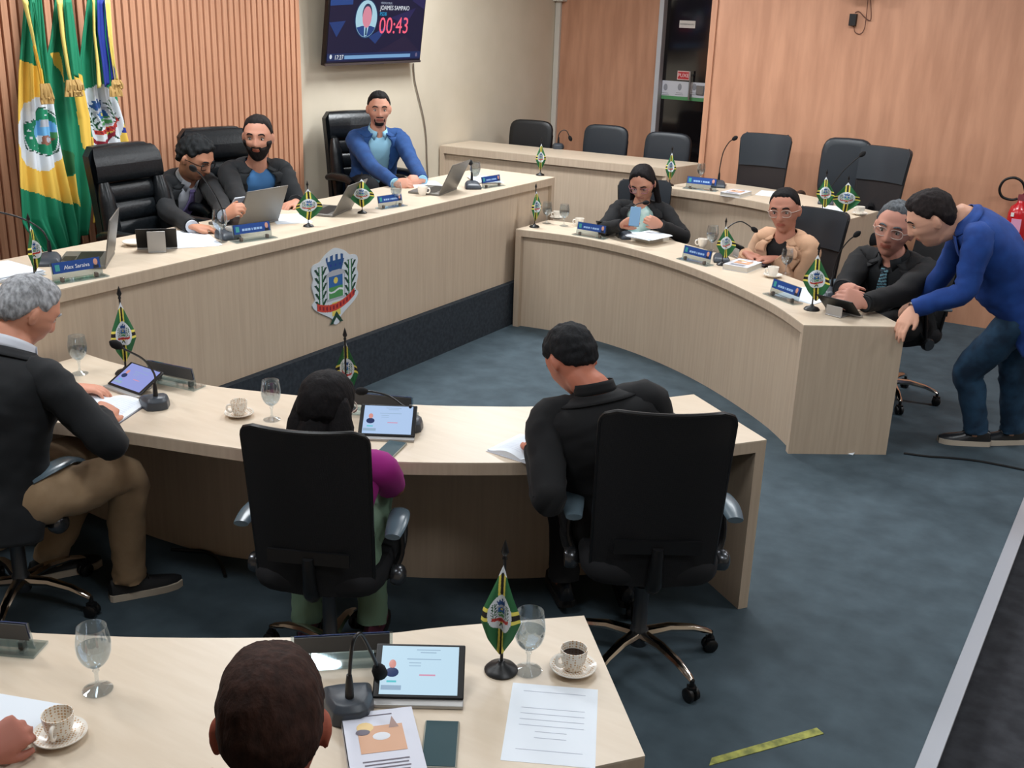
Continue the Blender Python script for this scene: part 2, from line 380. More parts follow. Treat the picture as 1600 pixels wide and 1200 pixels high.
# near desk at the bottom of the picture
nf = smooth2([(-3.0, .95), G(-150, 978, Z), G(55, 989, Z), G(240, 996, Z), G(455, 996, Z), G(600, 990, Z), G(700, 979, Z), G(912.5, 961.7, Z)], 4)
nb = smooth2([(-2.72, .40), (-2.35, .62), (-1.98, .86), (-1.72, 1.03), (-1.45, 1.24), (-1.22, 1.43), (-1.0, 1.66), G(1008, 1181, Z)], 4)
ndesk = desk('curved_desk', 'pale wooden desk nearest the camera, cropped by the bottom of the photo', nf, nb, 0, Z, .05, .06)
# second-row desk on the tier
D2 = smooth2(D2F, 4)
d2b = [(p[0]+.13+.0*i, p[1]+.60) for i, p in enumerate(D2)]
e = G(1373, 330, Z2); d2b[-1] = (e.x, e.y)
sdesk = desk('curved_desk', 'pale wooden second-row desk behind the women, with an empty row of chairs', D2, d2b, DAIS, Z2, .055, .035)
# wall desk at the back
ba = G(692, 227, zp); bb = G(1010, 283, zp); bb = V((bb.x, bb.y)); 
bf = [(XW+.02, 8.62), (-5.0, 8.66), (-4.3, 8.70), (-3.72, 8.74)]
bk = [(XW+.02, 9.16), (-5.0, 9.20), (-4.3, 9.24), (-3.60, 9.28)]
bdesk = desk('long_desk', 'long pale desk against the cream wall, three chair backs showing over it', bf, bk, DAIS, zp, .07, .03)

# ------------------------------------------------------------------ office chairs (front faces +Y, origin on the floor under the column)
def arc_panel(w0, w1, z0, z1, y0, lean, curve, th, nu=14, nv=16, corner=.05, waist=0):
    """closed curved back: returns a function of u, v on the mid surface"""
    def f(u, v, side):
        z = z0+(z1-z0)*v; w = w0+(w1-w0)*v-waist*sin(pi*v)
        # rounded corners
        e = min(v, 1-v)*(z1-z0); cut = 0
        if e < corner: cut = corner-sqrt(max(0, corner**2-(corner-e)**2))
        hw = w/2-cut; x = (u*2-1)*hw
        y = y0-lean*v*v+curve*(x/(w/2))**2+.02*sin(pi*v)*-1
        return V((x, y+side*th/2, z))
    return f
def back_mb(f, nu=14, nv=16, mf=None):
    m = MB()
    m.grid(lambda u, v: f(u, v, 1), nu, nv, mf); m.grid(lambda u, v: f(u, v, -1), nu, nv, mf)
    for k in (0, 1):
        m.grid(lambda u, v, k=k: f(k, v, u*2-1), 1, nv, None, 0); m.grid(lambda u, v, k=k: f(v, k, u*2-1), 1, nu, None, 0)
    return m
def pad(cx, cy, cz, sx, sy, sz, r=.3, n=24, rows=7, crown=.012, mi=0):
    rings = []
    for i in range(rows+1):
        t = i/rows; a = pi*(t-.5); k = 1-.12*(1-cos(a))-(0 if 0 < i < rows else .12); z = cz+sz/2*sin(a)
        ring = []
        for j in range(n):
            q = 2*pi*j/n; c, s_ = cos(q), sin(q); e = .45
            ring.append(V((cx+sx/2*k*math.copysign(abs(c)**e, c), cy+sy/2*k*math.copysign(abs(s_)**e, s_), z)))
        rings.append(ring)
    return MB().loft(rings, mi)
def star_base(t, metal, rot=0, R=.30, col_z=.40):
    m = MB(); m.lathe([(0, .075), (.035, .075), (.042, .10), (.035, .14), (.028, .15), (.028, col_z-.1), (.016, col_z-.1), (.016, col_z), (0, col_z)], 16); m.build('gas_column', [mat('column_grey', (70, 74, 80), .3, .6)], t)
    for k in range(5):
        q = rot+2*pi*k/5; d = V((cos(q), sin(q), 0)); w = V((-sin(q), cos(q), 0))
        rings = []
        for tt, wz, hz in ((0, .026, .02), (.35, .021, .017), (.7, .018, .014), (.93, .016, .012), (1, .012, .008)):
            c = d*(.03+(R-.03)*tt)+V((0, 0, .115-.035*tt**2.2+.012*sin(pi*tt)))
            rings.append([c+w*(wz*cos(a))+V((0, 0, hz*sin(a)+abs(hz)*.3)) for a in [2*pi*j/8 for j in range(8)]])
        lg = MB().loft(rings).build('leg', metal, t)
        m = MB(); c = d*R
        for s in (-1, 1):
            M = Matrix.Translation(c+w*(s*.014)+V((0, 0, .027)))@Matrix.Rotation(q, 4, 'Z')@Matrix.Rotation(pi/2, 4, 'X'); m.lathe([(0, -.010), (.022, -.010), (.027, -.006), (.027, .006), (.022, .010), (0, .010)], 14, 0, (0, 0, 0), M)
        m.tube([c+V((0, 0, .03)), c+V((0, 0, .085))], .009, 8); m.box(c+V((0, 0, .052)), (.03, .03, .016))
        m.build('caster', PLAST, lg)
def arms(t, style='loop', hx=.29, z=.66, padm=None):
    for s in (-1, 1):
        if style == 'loop':
            m = MB()
            rings = []
            for tt in [i/10 for i in range(11)]:
                y = -.14+.27*tt; zz = z+.012*sin(pi*tt)-(.022*(tt-.75)/.25 if tt > .75 else 0); wv = .040*(.55+.45*sin(pi*min(1, max(.0, .12+.8*tt)))); x = s*(hx+.012-.03*tt*tt)
                rings.append([V((x+wv*cos(a), y, zz+.012*sin(a))) for a in [2*pi*j/12 for j in range(12)]])
            m.loft(rings); p = m.build('armrest', padm or PADM, t)
            m = MB()
            m.tube([(s*hx, .02, z-.01), (s*(hx+.012), .01, z-.14), (s*(hx-.03), -.03, z-.22), (s*.17, -.03, .42)], [.012, .012, .013, .013], 8, smooth=4)
            m.tube([(s*hx, .11, z-.015), (s*(hx+.01), .06, z-.12), (s*(hx-.012), -.02, z-.20)], [.012, .011, .012], 8, smooth=4)
            m.build('arm_support', PLAST, p)
            M = Matrix.Translation((s*(hx+.005), -.025, z-.215))@Matrix.Rotation(pi/2, 4, 'Y'); m = MB(); m.lathe([(0, -.022), (.034, -.022), (.040, -.012), (.040, .012), (.034, .022), (.02, .03), (0, .031)], 20, 0, (0, 0, 0), M); m.build('arm_knob', mat('dark_chrome', (90, 92, 96), .25, .8), p)
        else:
            m = MB(); m.tube([(s*hx, -.17, z-.02), (s*hx, -.08, z), (s*hx, .1, z+.005), (s*hx, .19, z-.02)], [.022, .032, .032, .024], 12, smooth=4); p = m.build('armrest', padm or LEATH, t)
            m = MB(); m.tube([(s*hx, .12, z-.01), (s*(hx+.01), .14, z-.13), (s*(hx-.02), .05, .50), (s*.2, 0, .44)], .018, 8, smooth=4); m.build('arm_support', PLAST, p)
def swivel(name, label, kind='mesh', rot=0, arm='loop', H=1.06, metal=None, zcol=.42, R=.30):
    t = thing(name, label, 'chair'); metal = metal or CHROME
    star_base(t, metal, rot, R, zcol)
    SEAT = mat('black_seat_fabric', (18, 19, 23), .85)
    if kind == 'exec':
        pad(0, .02, .47, .54, .52, .13).build('seat', LEATH, t)
        # tall shell, side bolsters, ribs, head roll
        f = arc_panel(.54, .50, .40, H, -.22, .13, .05, .05, corner=.06); back_mb(f).build('backrest', LEATH, t)
        b = t.children[-1]
        for s in (-1, 1):
            m = MB(); pts = [f(.5+s*.40, v, 1)+V((0, .035, 0)) for v in (.08, .25, .45, .62, .74)]; m.tube(pts, [.035, .05, .055, .05, .03], 12, smooth=4); m.build('bolster', LEATH, b)
        n = 4
        for k in range(n):
            v0 = .14+.145*k; m = MB(); rings = []
            for i in range(9):
                a = -pi/2+pi*i/8; c = v0+.0725+.0725*sin(a); rings.append([f(.5+(u-.5)*.66, c, 1)+V((0, .012+.03*cos(a)*(1-.4*(2*u-1)**2), 0)) for u in [j/8 for j in range(9)]])
            m.loft(rings, cap=False); m.grid(lambda u, v: rings[0][0].lerp(rings[0][0], 1), 1, 1); m.build('back_rib', LEATH, b)
        m = MB(); rings = []
        for i in range(13):
            a = 2*pi*i/12
            rings.append([f(.5+(u-.5)*.96, .865+.125*sin(a), 1)+V((0, .02+.042*cos(a)*(1-.5*(2*u-1)**4), 0)) for u in [j/12 for j in range(13)]])
        m.loft(rings, cap=False); m.build('headrest', LEATH, b)
        arms(t, 'pad', .30, .68)
    elif kind == 'mesh':
        pad(0, .03, .47, .50, .48, .10).build('seat', SEAT, t)
        f = arc_panel(.425, .445, .43, H, -.20, .10, .055, .022, corner=.05)
        back_mb(f, 14, 44).build('backrest', MESHB, t); b = t.children[-1]
        m = MB(); m.tube([f(0, v, 0) for v in [i/44 for i in range(45)]]+[f(u, 1, 0) for u in [i/10 for i in range(1, 11)]]+[f(1, 1-v, 0) for v in [i/44 for i in range(1, 45)]], .010, 8); m.build('back_frame', PLAST, b)
        m = MB(); m.tube([(0, -.02, .42), (0, -.2, .43), (0, -.235, .52), (0, -.245, .60)], [.03, .03, .025, .02], 10, smooth=4); m.box((0, -.238, .60), (.30, .012, .05)); m.build('back_bracket', PLAST, t)
        if arm: arms(t, 'loop', .27, .66)
    elif kind == 'meshtop':
        pad(0, .03, .47, .50, .48, .10).build('seat', SEAT, t)
        f = arc_panel(.38, .41, .42, H, -.20, .10, .045, .022, corner=.045, waist=.02)
        back_mb(f, 14, 44).build('backrest', MESHW, t); b = t.children[-1]
        f2 = arc_panel(.49, .505, .42+(H-.42)*.62, H+.004, -.20-.10*.35, .065, .045, .036, corner=.05)
        def ff2(u, v, s_): p = f(u, .62+.38*v, s_); q = f(u, .62+.38*v, -s_); return p+(p-q)*.45
        back_mb(ff2, 14, 30).build('headrest', LEATHG, b)
        m = MB(); m.tube([f(0, v, 0) for v in [i/14 for i in range(15)]], .010, 8); m.tube([f(1, v, 0) for v in [i/14 for i in range(15)]], .010, 8); m.tube([f(u, .03, 0) for u in [i/10 for i in range(11)]], .016, 8); m.tube([f(u, .3, 0)+V((0, -.012, 0)) for u in [i/10 for i in range(11)]], .014, 8); m.build('back_frame', PLAST, b)
        m = MB(); m.tube([(0, -.02, .42), (0, -.2, .43), (0, -.235, .52), (0, -.245, .60)], [.03, .03, .025, .02], 10, smooth=4); m.build('back_bracket', PLAST, t)
        if arm: arms(t, 'loop', .27, .66)
    elif kind == 'oval':
        pad(0, .03, .46, .50, .46, .10).build('seat', LEATHG, t)
        M = Matrix.Translation((0, -.24, H-.26))@Matrix.Rotation(radians(96), 4, 'X'); q = pad(0, 0, 0, .40, .50, .075); mm = MB(); mm.add(q.v, q.f, 0, True, M); mm.build('backrest', LEATHG, t)
        m = MB(); m.tube([(0, -.02, .42), (0, -.24, .42), (0, -.27, .52), (0, -.27, H-.3)], .025, 8, smooth=4); m.build('back_bracket', PLAST, t)
        if arm: arms(t, 'pad', .29, .64, PLAST)
    return t
def visitor(name, label, mt):
    t = thing(name, label, 'chair')
    pad(0, .0, .45, .47, .45, .07).build('seat', mt, t)
    M = Matrix.Translation((0, -.22, .76))@Matrix.Rotation(radians(98), 4, 'X'); q = pad(0, 0, 0, .45, .36, .05); MB().add(q.v, q.f, 0, True, M).build('backrest', mt, t)
    for s in (-1, 1):
        m = MB(); m.tube([(s*.21, -.25, .8), (s*.21, -.21, .45), (s*.22, -.22, .012)], .011, 8, smooth=3); m.build('leg', PLAST, t)
        m = MB(); m.tube([(s*.2, .18, .43), (s*.22, .20, .012)], .011, 8); m.build('leg', PLAST, t)
    return t
# ------------------------------------------------------------------ the crest, drawn in its own unit square (x -1..1, y -1..1)
def crest(x, y):
    if y < -.55:
        c = abs(abs(x)-(-y-.72)*.9)
        if y > -1 and c < .07 and abs(x) < .3: return 'dkgreen'
    yr = -.52+.30*(x*x)+.08*x
    if abs(y-yr) < .095 and abs(x) < .80: return 'red' if abs(y-yr) > .05 or int((x+1)*14) % 2 else 'maroon'
    if abs(x) < .17 and -.75 < y < -.40: return 'gold'
    for s in (-1, 1):
        xx = (x*s-.62)
        if abs(xx) < .26 and -.42 < y < .62:
            k = (y*5.0) % 1
            if abs(abs(xx)-.07) < .022: return 'fgreen'
            if abs(abs(xx)-.07-.17*k) < .045 and k < .85: return 'dkgreen'
    if abs(x) < .40:
        top = .40+.07*(1-(x/.4)**2)
        if y > top-.02 and y < .80+.04*(1-(x/.4)**2):
            if y > .70 and int((x+.44)/.11) % 2 == 1: return 'white'
            if abs(x) > .42*(y+.2): return 'white'
            if abs((abs(x)-.2 if abs(x) > .1 else x)) < .035 and abs(y-.58) < .03: return 'navy'
            return 'crown'
        if -.34 < y < top-.02:
            if abs(x) > .34 or y < -.28 or y > .30: return 'grey'
            if abs(x) > .30: return 'white'
            if x*x+(y-.17)**2 < .0075: return 'gold'
            if y > .02: return 'blue'
            if abs(y+.10-.03*sin(x*11)) < .025: return 'white'
            return 'gfield'
    return 'white'
# ------------------------------------------------------------------ desk flags
def flagpaint(x, y, disc=.42):
    """x, y in the hanging cloth, -1..1 each; y up"""
    r = sqrt((x/.62)**2+((y+.02)/.40)**2)
    if r < 1:
        if r > .86: return 'white'
        c = crest(x/.56, (y+.02)/.36); return c
    if y > .86: return 'white'
    for a, w in ((x, .085), (y*1.25, .09)):
        if abs(a) < w*.8: return 'black'
        if abs(a) < w*2.0: return 'fyellow'
    return 'fgreen' if True else 'green'
def table_flag(width, lean=0.0, seed=0):
    t = thing('table_flag', 'small green flag with a white crest disc on a black stand', 'flag')
    m = MB(); m.lathe([(0, 0), (.036, 0), (.037, .004), (.030, .012), (.012, .018), (.006, .026), (0, .026)], 24); m.build('base', PLAST, t)
    m = MB(); m.tube([(0, 0, .02), (0, 0, .275)], .0035, 8); m.build('pole', PLAST, t)
    m = MB(); m.lathe([(0, .270), (.006, .272), (.004, .279), (.0085, .288), (.004, .305), (0, .317)], 10); m.build('finial', PLAST, t)
    W = width
    def f(u, v):
        x = u*2-1; y = 1-2*v
        w = interp([(0, .10), (.12, .30), (.45, .92), (.58, 1.0), (.8, .62), (1, .06)], v)
        X = x*w*W/2+lean*v*.05; Y = -.010-.012*sin(pi*v)-.014*sin(x*5+seed+v*2)*w*(.3+v)
        return V((X, Y, .262-.215*v-abs(x)*.012*(1-v)))
    def mf(u, v):
        w = interp([(0, .10), (.12, .30), (.45, .92), (.58, 1.0), (.8, .62), (1, .06)], v)
        return pal(flagpaint((u*2-1)*w, 1-2*v))
    m = MB(); m.grid(f, 64, 96, mf); c = m.build('cloth', PALM, t, fix=False, sharp=60)
    return t
# ------------------------------------------------------------------ nameplate: clear stand (front faces -Y)
def nameplate(name_s, rev=False, card=True):
    t = thing('nameplate', 'clear stand nameplate', 'nameplate')
    m = MB(); m.box((0, 0, .004), (.27, .075, .006)); m.build('base', ACRYL, t)
    M = Matrix.Translation((0, .008, .012))@Matrix.Rotation(radians(-12), 4, 'X')
    m = MB(); m.box((0, 0, .042), (.25, .004, .084), 0, M); m.build('clear_plate', ACRYL, t)
    m = MB(); m.box((0, .0035, .055), (.235, .002, .052), 0, M); m.build('card_back', mat('card_brown', (70, 70, 72), .5), t)
    m = MB(); m.box((0, -.0035, .055), (.235, .002, .052), 0, M); c = m.build('card', CARD, t)
    m = MB(); m.box((-.095, -.0052, .055), (.022, .001, .030), 0, M); m.build('crest_print', mat('card_teal', (60, 150, 150), .5), c)
    m = MB(); m.ell((.095, -.0052, .060), (.011, .001, .016), 12, 0, M); m.box((.095, -.0052, .038), (.026, .001, .014), 1, M); m.build('portrait_print', [mat('card_skin', (205, 150, 130), .5), mat('card_dark', (30, 34, 50), .5)], c)
    if name_s: text(name_s, .026, M@basis((0, -.0056, .052), (1, 0, 0), (0, 0, 1)), mat('card_white', (225, 230, 238), .5), c)
    for s in (-1, 1):
        m = MB(); m.box((s*.085, -.004, .014), (.014, .022, .022)); m.build('clamp', mat('clamp_smoke', (110, 100, 92), .2, .3), t, bevel=.002)
    return t
# ------------------------------------------------------------------ gooseneck microphone (base front faces -Y)
def mic(bend, label='', size=1.0):
    t = thing('gooseneck_microphone', 'gooseneck microphone', 'microphone')
    BASE = mat('mic_base_grey', (58, 64, 72), .4)
    rings = []
    for z, k in ((0, 1), (.012, 1.0), (.026, .93), (.036, .74), (.040, .4)):
        rings.append([V((x*.058*k, y*.068*k+.006*(z > .02), z*(1+.35*(y > 0)))) for x, y in ((-1, -.9), (-.9, -1), (-.4, -1.05), (.4, -1.05), (.9, -1), (1, -.9), (.95, .2), (.7, .85), (.35, 1), (-.35, 1), (-.7, .85), (-.95, .2))])
    m = MB(); m.loft(rings, sm=False); m.build('base', BASE, t, bevel=.003)
    m = MB(); m.box((0, -.038, .033), (.022, .014, .006)); m.build('button', mat('mic_button', (110, 118, 126), .4), t, bevel=.002)
    pts = [V((0, .030, .04)), V((0, .030, .09))]+[V(p) for p in bend]
    P, _ = crom(pts, [0]*len(pts), 6)
    m = MB(); m.tube([(0, .030, .035), (0, .030, .085), (0, .030, .11)], [.011, .009, .006], 10); m.tube(P, .0042, 8); m.build('gooseneck', PLAST, t)
    e = P[-1]; d = (P[-1]-P[-3]).normalized(); m = MB(); m.tube([e-d*.005, e, e+d*.012, e+d*.03, e+d*.042, e+d*.05], [.006, .011, .0165, .0175, .012, .003], 12); m.build('mic_head', mat('mic_foam', (14, 14, 16), .95), t)
    return t
# ------------------------------------------------------------------ glass, cup, saucer
WATERG = glassmat('drinking_water', (225, 230, 232), .03)
def goblet(fill=.6):
    t = thing('water_goblet', 'glass goblet of water', 'glass')
    def R(z): return interp([(.055, .004), (.062, .012), (.070, .022), (.082, .031), (.100, .0375), (.120, .039), (.140, .0365), (.158, .0335), (.165, .033)], z)
    out = [(0, .0), (.033, .0), (.034, .003), (.020, .008), (.007, .014), (.0045, .022), (.0045, .045), (.008, .052), (.005, .056)]
    zs = [.056+.109*i/16 for i in range(17)]
    m = MB(); m.lathe(out+[(R(z), z) for z in zs]+[(R(z)-.0014, z) for z in zs[::-1]][:-1]+[(0, .062)], 32); m.build('bowl_and_stem', GLASS, t)
    zt = .062+.095*fill; m = MB(); m.lathe([(0, .0625)]+[(R(.064+(zt-.064)*i/10)-.002, .064+(zt-.064)*i/10) for i in range(11)]+[(0, zt)], 28); m.build('water', WATERG, t)
    return t
def pattern(m):
    n, l, b = nodes(m); tc = n.new('ShaderNodeTexCoord'); vz = n.new('ShaderNodeTexVoronoi'); vz.inputs['Scale'].default_value = 150; vz.inputs['Randomness'].default_value = .15
    rp = n.new('ShaderNodeValToRGB'); e = rp.color_ramp.elements; e[0].position = .30; e[0].color = lin((196, 160, 120)); e[1].position = .40; e[1].color = lin((236, 230, 220))
    l.new(tc.outputs['Object'], vz.inputs['Vector']); l.new(vz.outputs['Distance'], rp.inputs[0]); l.new(rp.outputs[0], b.inputs['Base Color']); return m
CERP = pattern(mat('patterned_ceramic', (236, 230, 220), .2))
def cup(name='coffee_cup', saucer=True, coffee=False, pat=True):
    t = thing(name, 'cup', 'cup'); z0 = .0
    cm = CERP if pat else CERAM
    if saucer:
        m = MB(); m.lathe([(0, .002), (.026, .0), (.028, .003), (.050, .012), (.0555, .016), (.055, .018), (.048, .015), (.028, .007), (0, .006)], 32); m.build('saucer', cm, t); z0 = .007
    m = MB(); m.lathe([(0, z0), (.019, z0), (.021, z0+.004), (.028, z0+.022), (.031, z0+.040), (.032, z0+.054), (.0300, z0+.054), (.029, z0+.040), (.025, z0+.016), (0, z0+.010)], 28); m.build('cup_body', cm, t)
    m = MB(); m.tube([(-.028, 0, z0+.044), (-.044, 0, z0+.044), (-.047, 0, z0+.028), (-.036, 0, z0+.016), (-.026, 0, z0+.018)], .0042, 8, smooth=4); m.build('handle', CERAM, t)
    if coffee: m = MB(); m.lathe([(0, z0+.036), (.0285, z0+.036)], 24); m.build('coffee', mat('black_coffee', (30, 16, 12), .1), t)
    return t
# ------------------------------------------------------------------ tablet on a little stand (screen faces -Y and up)
def screen_mat(name, c, e=1.0):
    m = mat(name, (8, 8, 10), .3, spec=.3); i = m.node_tree.nodes['Principled BSDF'].inputs; i['Emission Color'].default_value = lin(c); i['Emission Strength'].default_value = .72; return m
def tablet(tint=(196, 226, 244), tilt=52):
    t = thing('tablet', 'tablet', 'tablet')
    M = Matrix.Translation((0, -.045, .012))@Matrix.Rotation(radians(90-tilt), 4, 'X')@Matrix.Rotation(0, 4, 'Z')
    M = Matrix.Translation((0, -.045, .012))@Matrix.Rotation(radians(tilt-0), 4, 'X')
    m = MB(); m.box((0, .072, 0), (.225, .144, .008), 0, M); m.build('body', PLAST, t, bevel=.003)
    nm = 'tablet_screen_%d' % tint[0]
    m = MB(); m.box((0, .073, .0045), (.193, .128, .001), 0, M); s = m.build('screen', screen_mat(nm, tint, .85 if tint[0] > 190 else .35), t)
    m = MB(); m.ell((-.068, .088, .0056), (.009, .012, .0004), 12, 0, M); m.ell((-.068, .066, .0056), (.017, .013, .0004), 14, 1, M); m.build('portrait', [screen_mat('scr_skin', (215, 150, 140), .5), screen_mat('scr_suit', (36, 52, 96), .5)], s)
    G1 = screen_mat('scr_grey', (150, 176, 200), .5); G2 = screen_mat('scr_pink', (214, 150, 176), .5); G3 = screen_mat('scr_cyan', (90, 196, 206), .5)
    m = MB(); m.box((.02, .127, .0056), (.06, .002, .0004), 0, M); m.box((.02, .120, .0056), (.04, .002, .0004), 0, M); m.box((.01, .102, .0056), (.085, .002, .0004), 0, M); m.box((-.012, .092, .0056), (.03, .0015, .0004), 0, M); m.box((-.012, .084, .0056), (.03, .0015, .0004), 0, M)
    m.box((.02, .060, .0056), (.04, .004, .0004), 1, M); m.box((-.068, .042, .0056), (.024, .005, .0004), 2, M); m.box((-.068, .026, .0056), (.05, .012, .0004), 0, M); m.build('screen_print', [G1, G2, G3], s)
    m = MB(); m.box((0, -.055, .006), (.225, .03, .010)); m.box((0, .0, .004), (.10, .12, .006)); hh_ = math.tan(radians(tilt))*.085-.012; m.box((0, .05, hh_/2), (.10, .006, hh_)); m.build('stand', mat('stand_silver', (170, 168, 166), .35, .4), t, bevel=.002)
    return t
def phone(c=(40, 60, 66)):
    t = thing('smartphone', 'smartphone', 'phone'); m = MB(); m.box((0, 0, .004), (.074, .155, .008)); m.build('case', mat('phone_case_%d' % c[0], c if c[0] > 90 else (150, 150, 140), .4), t, bevel=.003)
    m = MB(); m.box((0, 0, .0084), (.068, .148, .001)); m.build('screen', mat('phone_screen_%d' % c[0], c, .35, spec=.15), t, bevel=.0004); return t
def laptop(open_=108):
    """screen back faces -Y; user sits on +Y"""
    t = thing('laptop', 'laptop', 'laptop'); LS = mat('laptop_grey', (122, 120, 116), .4, .5)
    m = MB(); m.box((0, .115, .008), (.34, .235, .016)); b = m.build('base', LS, t, bevel=.003)
    m = MB(); m.box((0, .10, .0165), (.29, .11, .001)); m.box((0, .19, .0165), (.10, .06, .0008)); m.build('keyboard', PLAST, b)
    M = Matrix.Translation((0, .0, .016))@Matrix.Rotation(radians(90-open_)*-1, 4, 'X'); M = Matrix.Translation((0, 0, .014))@Matrix.Rotation(radians(open_-90), 4, 'X')
    m = MB(); m.box((0, 0, .115), (.34, .007, .225), 0, M); l = m.build('lid', LS, t, bevel=.003)
    m = MB(); m.box((0, .004, .117), (.315, .001, .195), 0, M); m.build('screen', mat('laptop_screen', (60, 70, 84), .2, emit=.3), l); return t
def sheets(name, n, w, h, label, cat='paper', th=.0006, lines=True, spread=.01, M0=None):
    t = thing(name, label, cat); m = MB()
    for k in range(n):
        a = random.uniform(-1, 1)*spread*8; M = Matrix.Translation((random.uniform(-1, 1)*spread, random.uniform(-1, 1)*spread, th*(k+.5)))@Matrix.Rotation(a*.3, 4, 'Z'); m.box((0, 0, 0), (w, h, th*.8), 0, M)
    m.build('sheet', PAPER, t)
    if lines:
        m = MB(); z = th*n+.0004
        for k in range(11):
            if k in (1, 2, 9): continue
            m.box((0, h*(.40-.075*k), z), (w*(.72 if k not in (7, 8) else .35), .0016, .0003), 0, Matrix.Identity(4))
        m.build('print_lines', mat('faint_print', (196, 202, 216), .7), t)
    return t
def book(w, h, th, cover, label, name='book'):
    t = thing(name, label, 'book'); m = MB(); m.box((0, 0, th/2), (w-.004, h-.006, th-.004)); m.build('pages', PAGEE, t)
    m = MB(); m.box((0, 0, .001), (w, h, .002)); m.box((0, 0, th-.001), (w, h, .002)); m.box((-w/2+.001, 0, th/2), (.002, h, th)); m.build('cover', cover, t); return t
def openbook(w, h, label, edge):
    t = thing('open_book', label, 'book'); m = MB()
    for s in (-1, 1):
        f = lambda u, v, s=s: V((s*u*w, (v-.5)*h, .006+.020*sin(pi*min(1, u*1.15))*.9*(1-u*.3)+.002))
        m.grid(f, 10, 4); m.grid(lambda u, v, s=s: V((s*u*w, -h/2, .001+(f(u, 0).z-.001)*v)), 10, 1); m.grid(lambda u, v, s=s: V((s*u*w, h/2, .001+(f(u, 1).z-.001)*v)), 10, 1); m.grid(lambda u, v, s=s: V((s*w, (u-.5)*h, .001+(f(1, u).z-.001)*v)), 4, 1)
    m.build('pages', PAPER, t, sharp=50); m = MB(); m.box((0, 0, .001), (2*w+.008, h+.008, .002)); m.build('cover', edge, t)
    m = MB()
    for s in (-1, 1):
        for k in range(12): m.grid(lambda u, v, s=s, k=k: V((s*(.15+.7*u)*w, h*(.38-.066*k)+v*.002, .0085+.018*sin(pi*min(1, (.15+.7*u)*1.15))*(1-(.15+.7*u)*.3)+.0022)), 6, 1)
    m.build('print_lines', mat('faint_print', (196, 202, 216), .7), t); return t
# ------------------------------------------------------------------ people
TPROF = [(-.6, .20, .16), (-.25, .185, .145), (-.10, .185, .140), (0, .178, .130), (.20, .160, .118), (.42, .168, .122), (.62, .188, .126), (.76, .197, .118), (.86, .196, .102), (.92, .165, .086), (.965, .105, .070), (1.0, .062, .060), (1.05, .055, .056)]
def pw(x, e): return math.copysign(abs(x)**e, x)
class Body:
    def __init__(s, pel, neck, tyaw, pyaw=None, k=1.0, belly=0.0, wide=1.0, arch=.03):
        s.P0, s.P2 = V(pel), V(neck); s.k = k; s.belly = belly; s.wide = wide
        s.ty = tyaw; s.py = tyaw if pyaw is None else pyaw
        F = V((cos(tyaw), sin(tyaw), 0)); s.P1 = (s.P0+s.P2)/2-F*arch
        s.up = (s.P2-s.P0).normalized()
    def fr(s, q):
        qq = max(-.7, min(1.1, q)); c = s.P0*(1-qq)**2+s.P1*2*qq*(1-qq)+s.P2*qq*qq if 0 <= qq <= 1 else (s.P0+(s.P1-s.P0)*2*qq if qq < 0 else s.P2+(s.P2-s.P1)*2*(qq-1))
        T = ((s.P1-s.P0)*(1-min(1, max(0, qq)))+(s.P2-s.P1)*min(1, max(0, qq))).normalized()
        d = (s.ty-s.py+pi) % (2*pi)-pi; a = s.py+d*sst(qq*1.2)
        L = V((-sin(a), cos(a), 0)); L = (L-T*L.dot(T)).normalized(); F = L.cross(T)
        return c, T, L, F
    def pt(s, q, ph, off=0):
        c, T, L, F = s.fr(q)
        a = interp([(x[0], x[1]) for x in TPROF], q)*s.k*s.wide+off; b = interp([(x[0], x[2]) for x in TPROF], q)*s.k+off
        if cos(ph) > 0: b += s.belly*exp(-((q-.25)/.22)**2)
        return c+L*a*pw(sin(ph), .85)+F*b*pw(cos(ph), .85)
    def shoulder(s, sd):
        c, T, L, F = s.fr(.87); return c+L*sd*.178*s.k*s.wide-T*.01
def ik(a, b, l1, l2, hint):
    d = b-a; D = d.length
    if D > (l1+l2)*.995: sc = D/((l1+l2)*.995); l1 *= sc; l2 *= sc
    n = d.normalized(); x = (l1*l1-l2*l2+D*D)/(2*D); h = sqrt(max(0, l1*l1-x*x)); hv = V(hint); hv = hv-n*hv.dot(n); hv = hv.normalized() if hv.length > 1e-6 else n.orthogonal().normalized()
    return a+n*x+hv*h
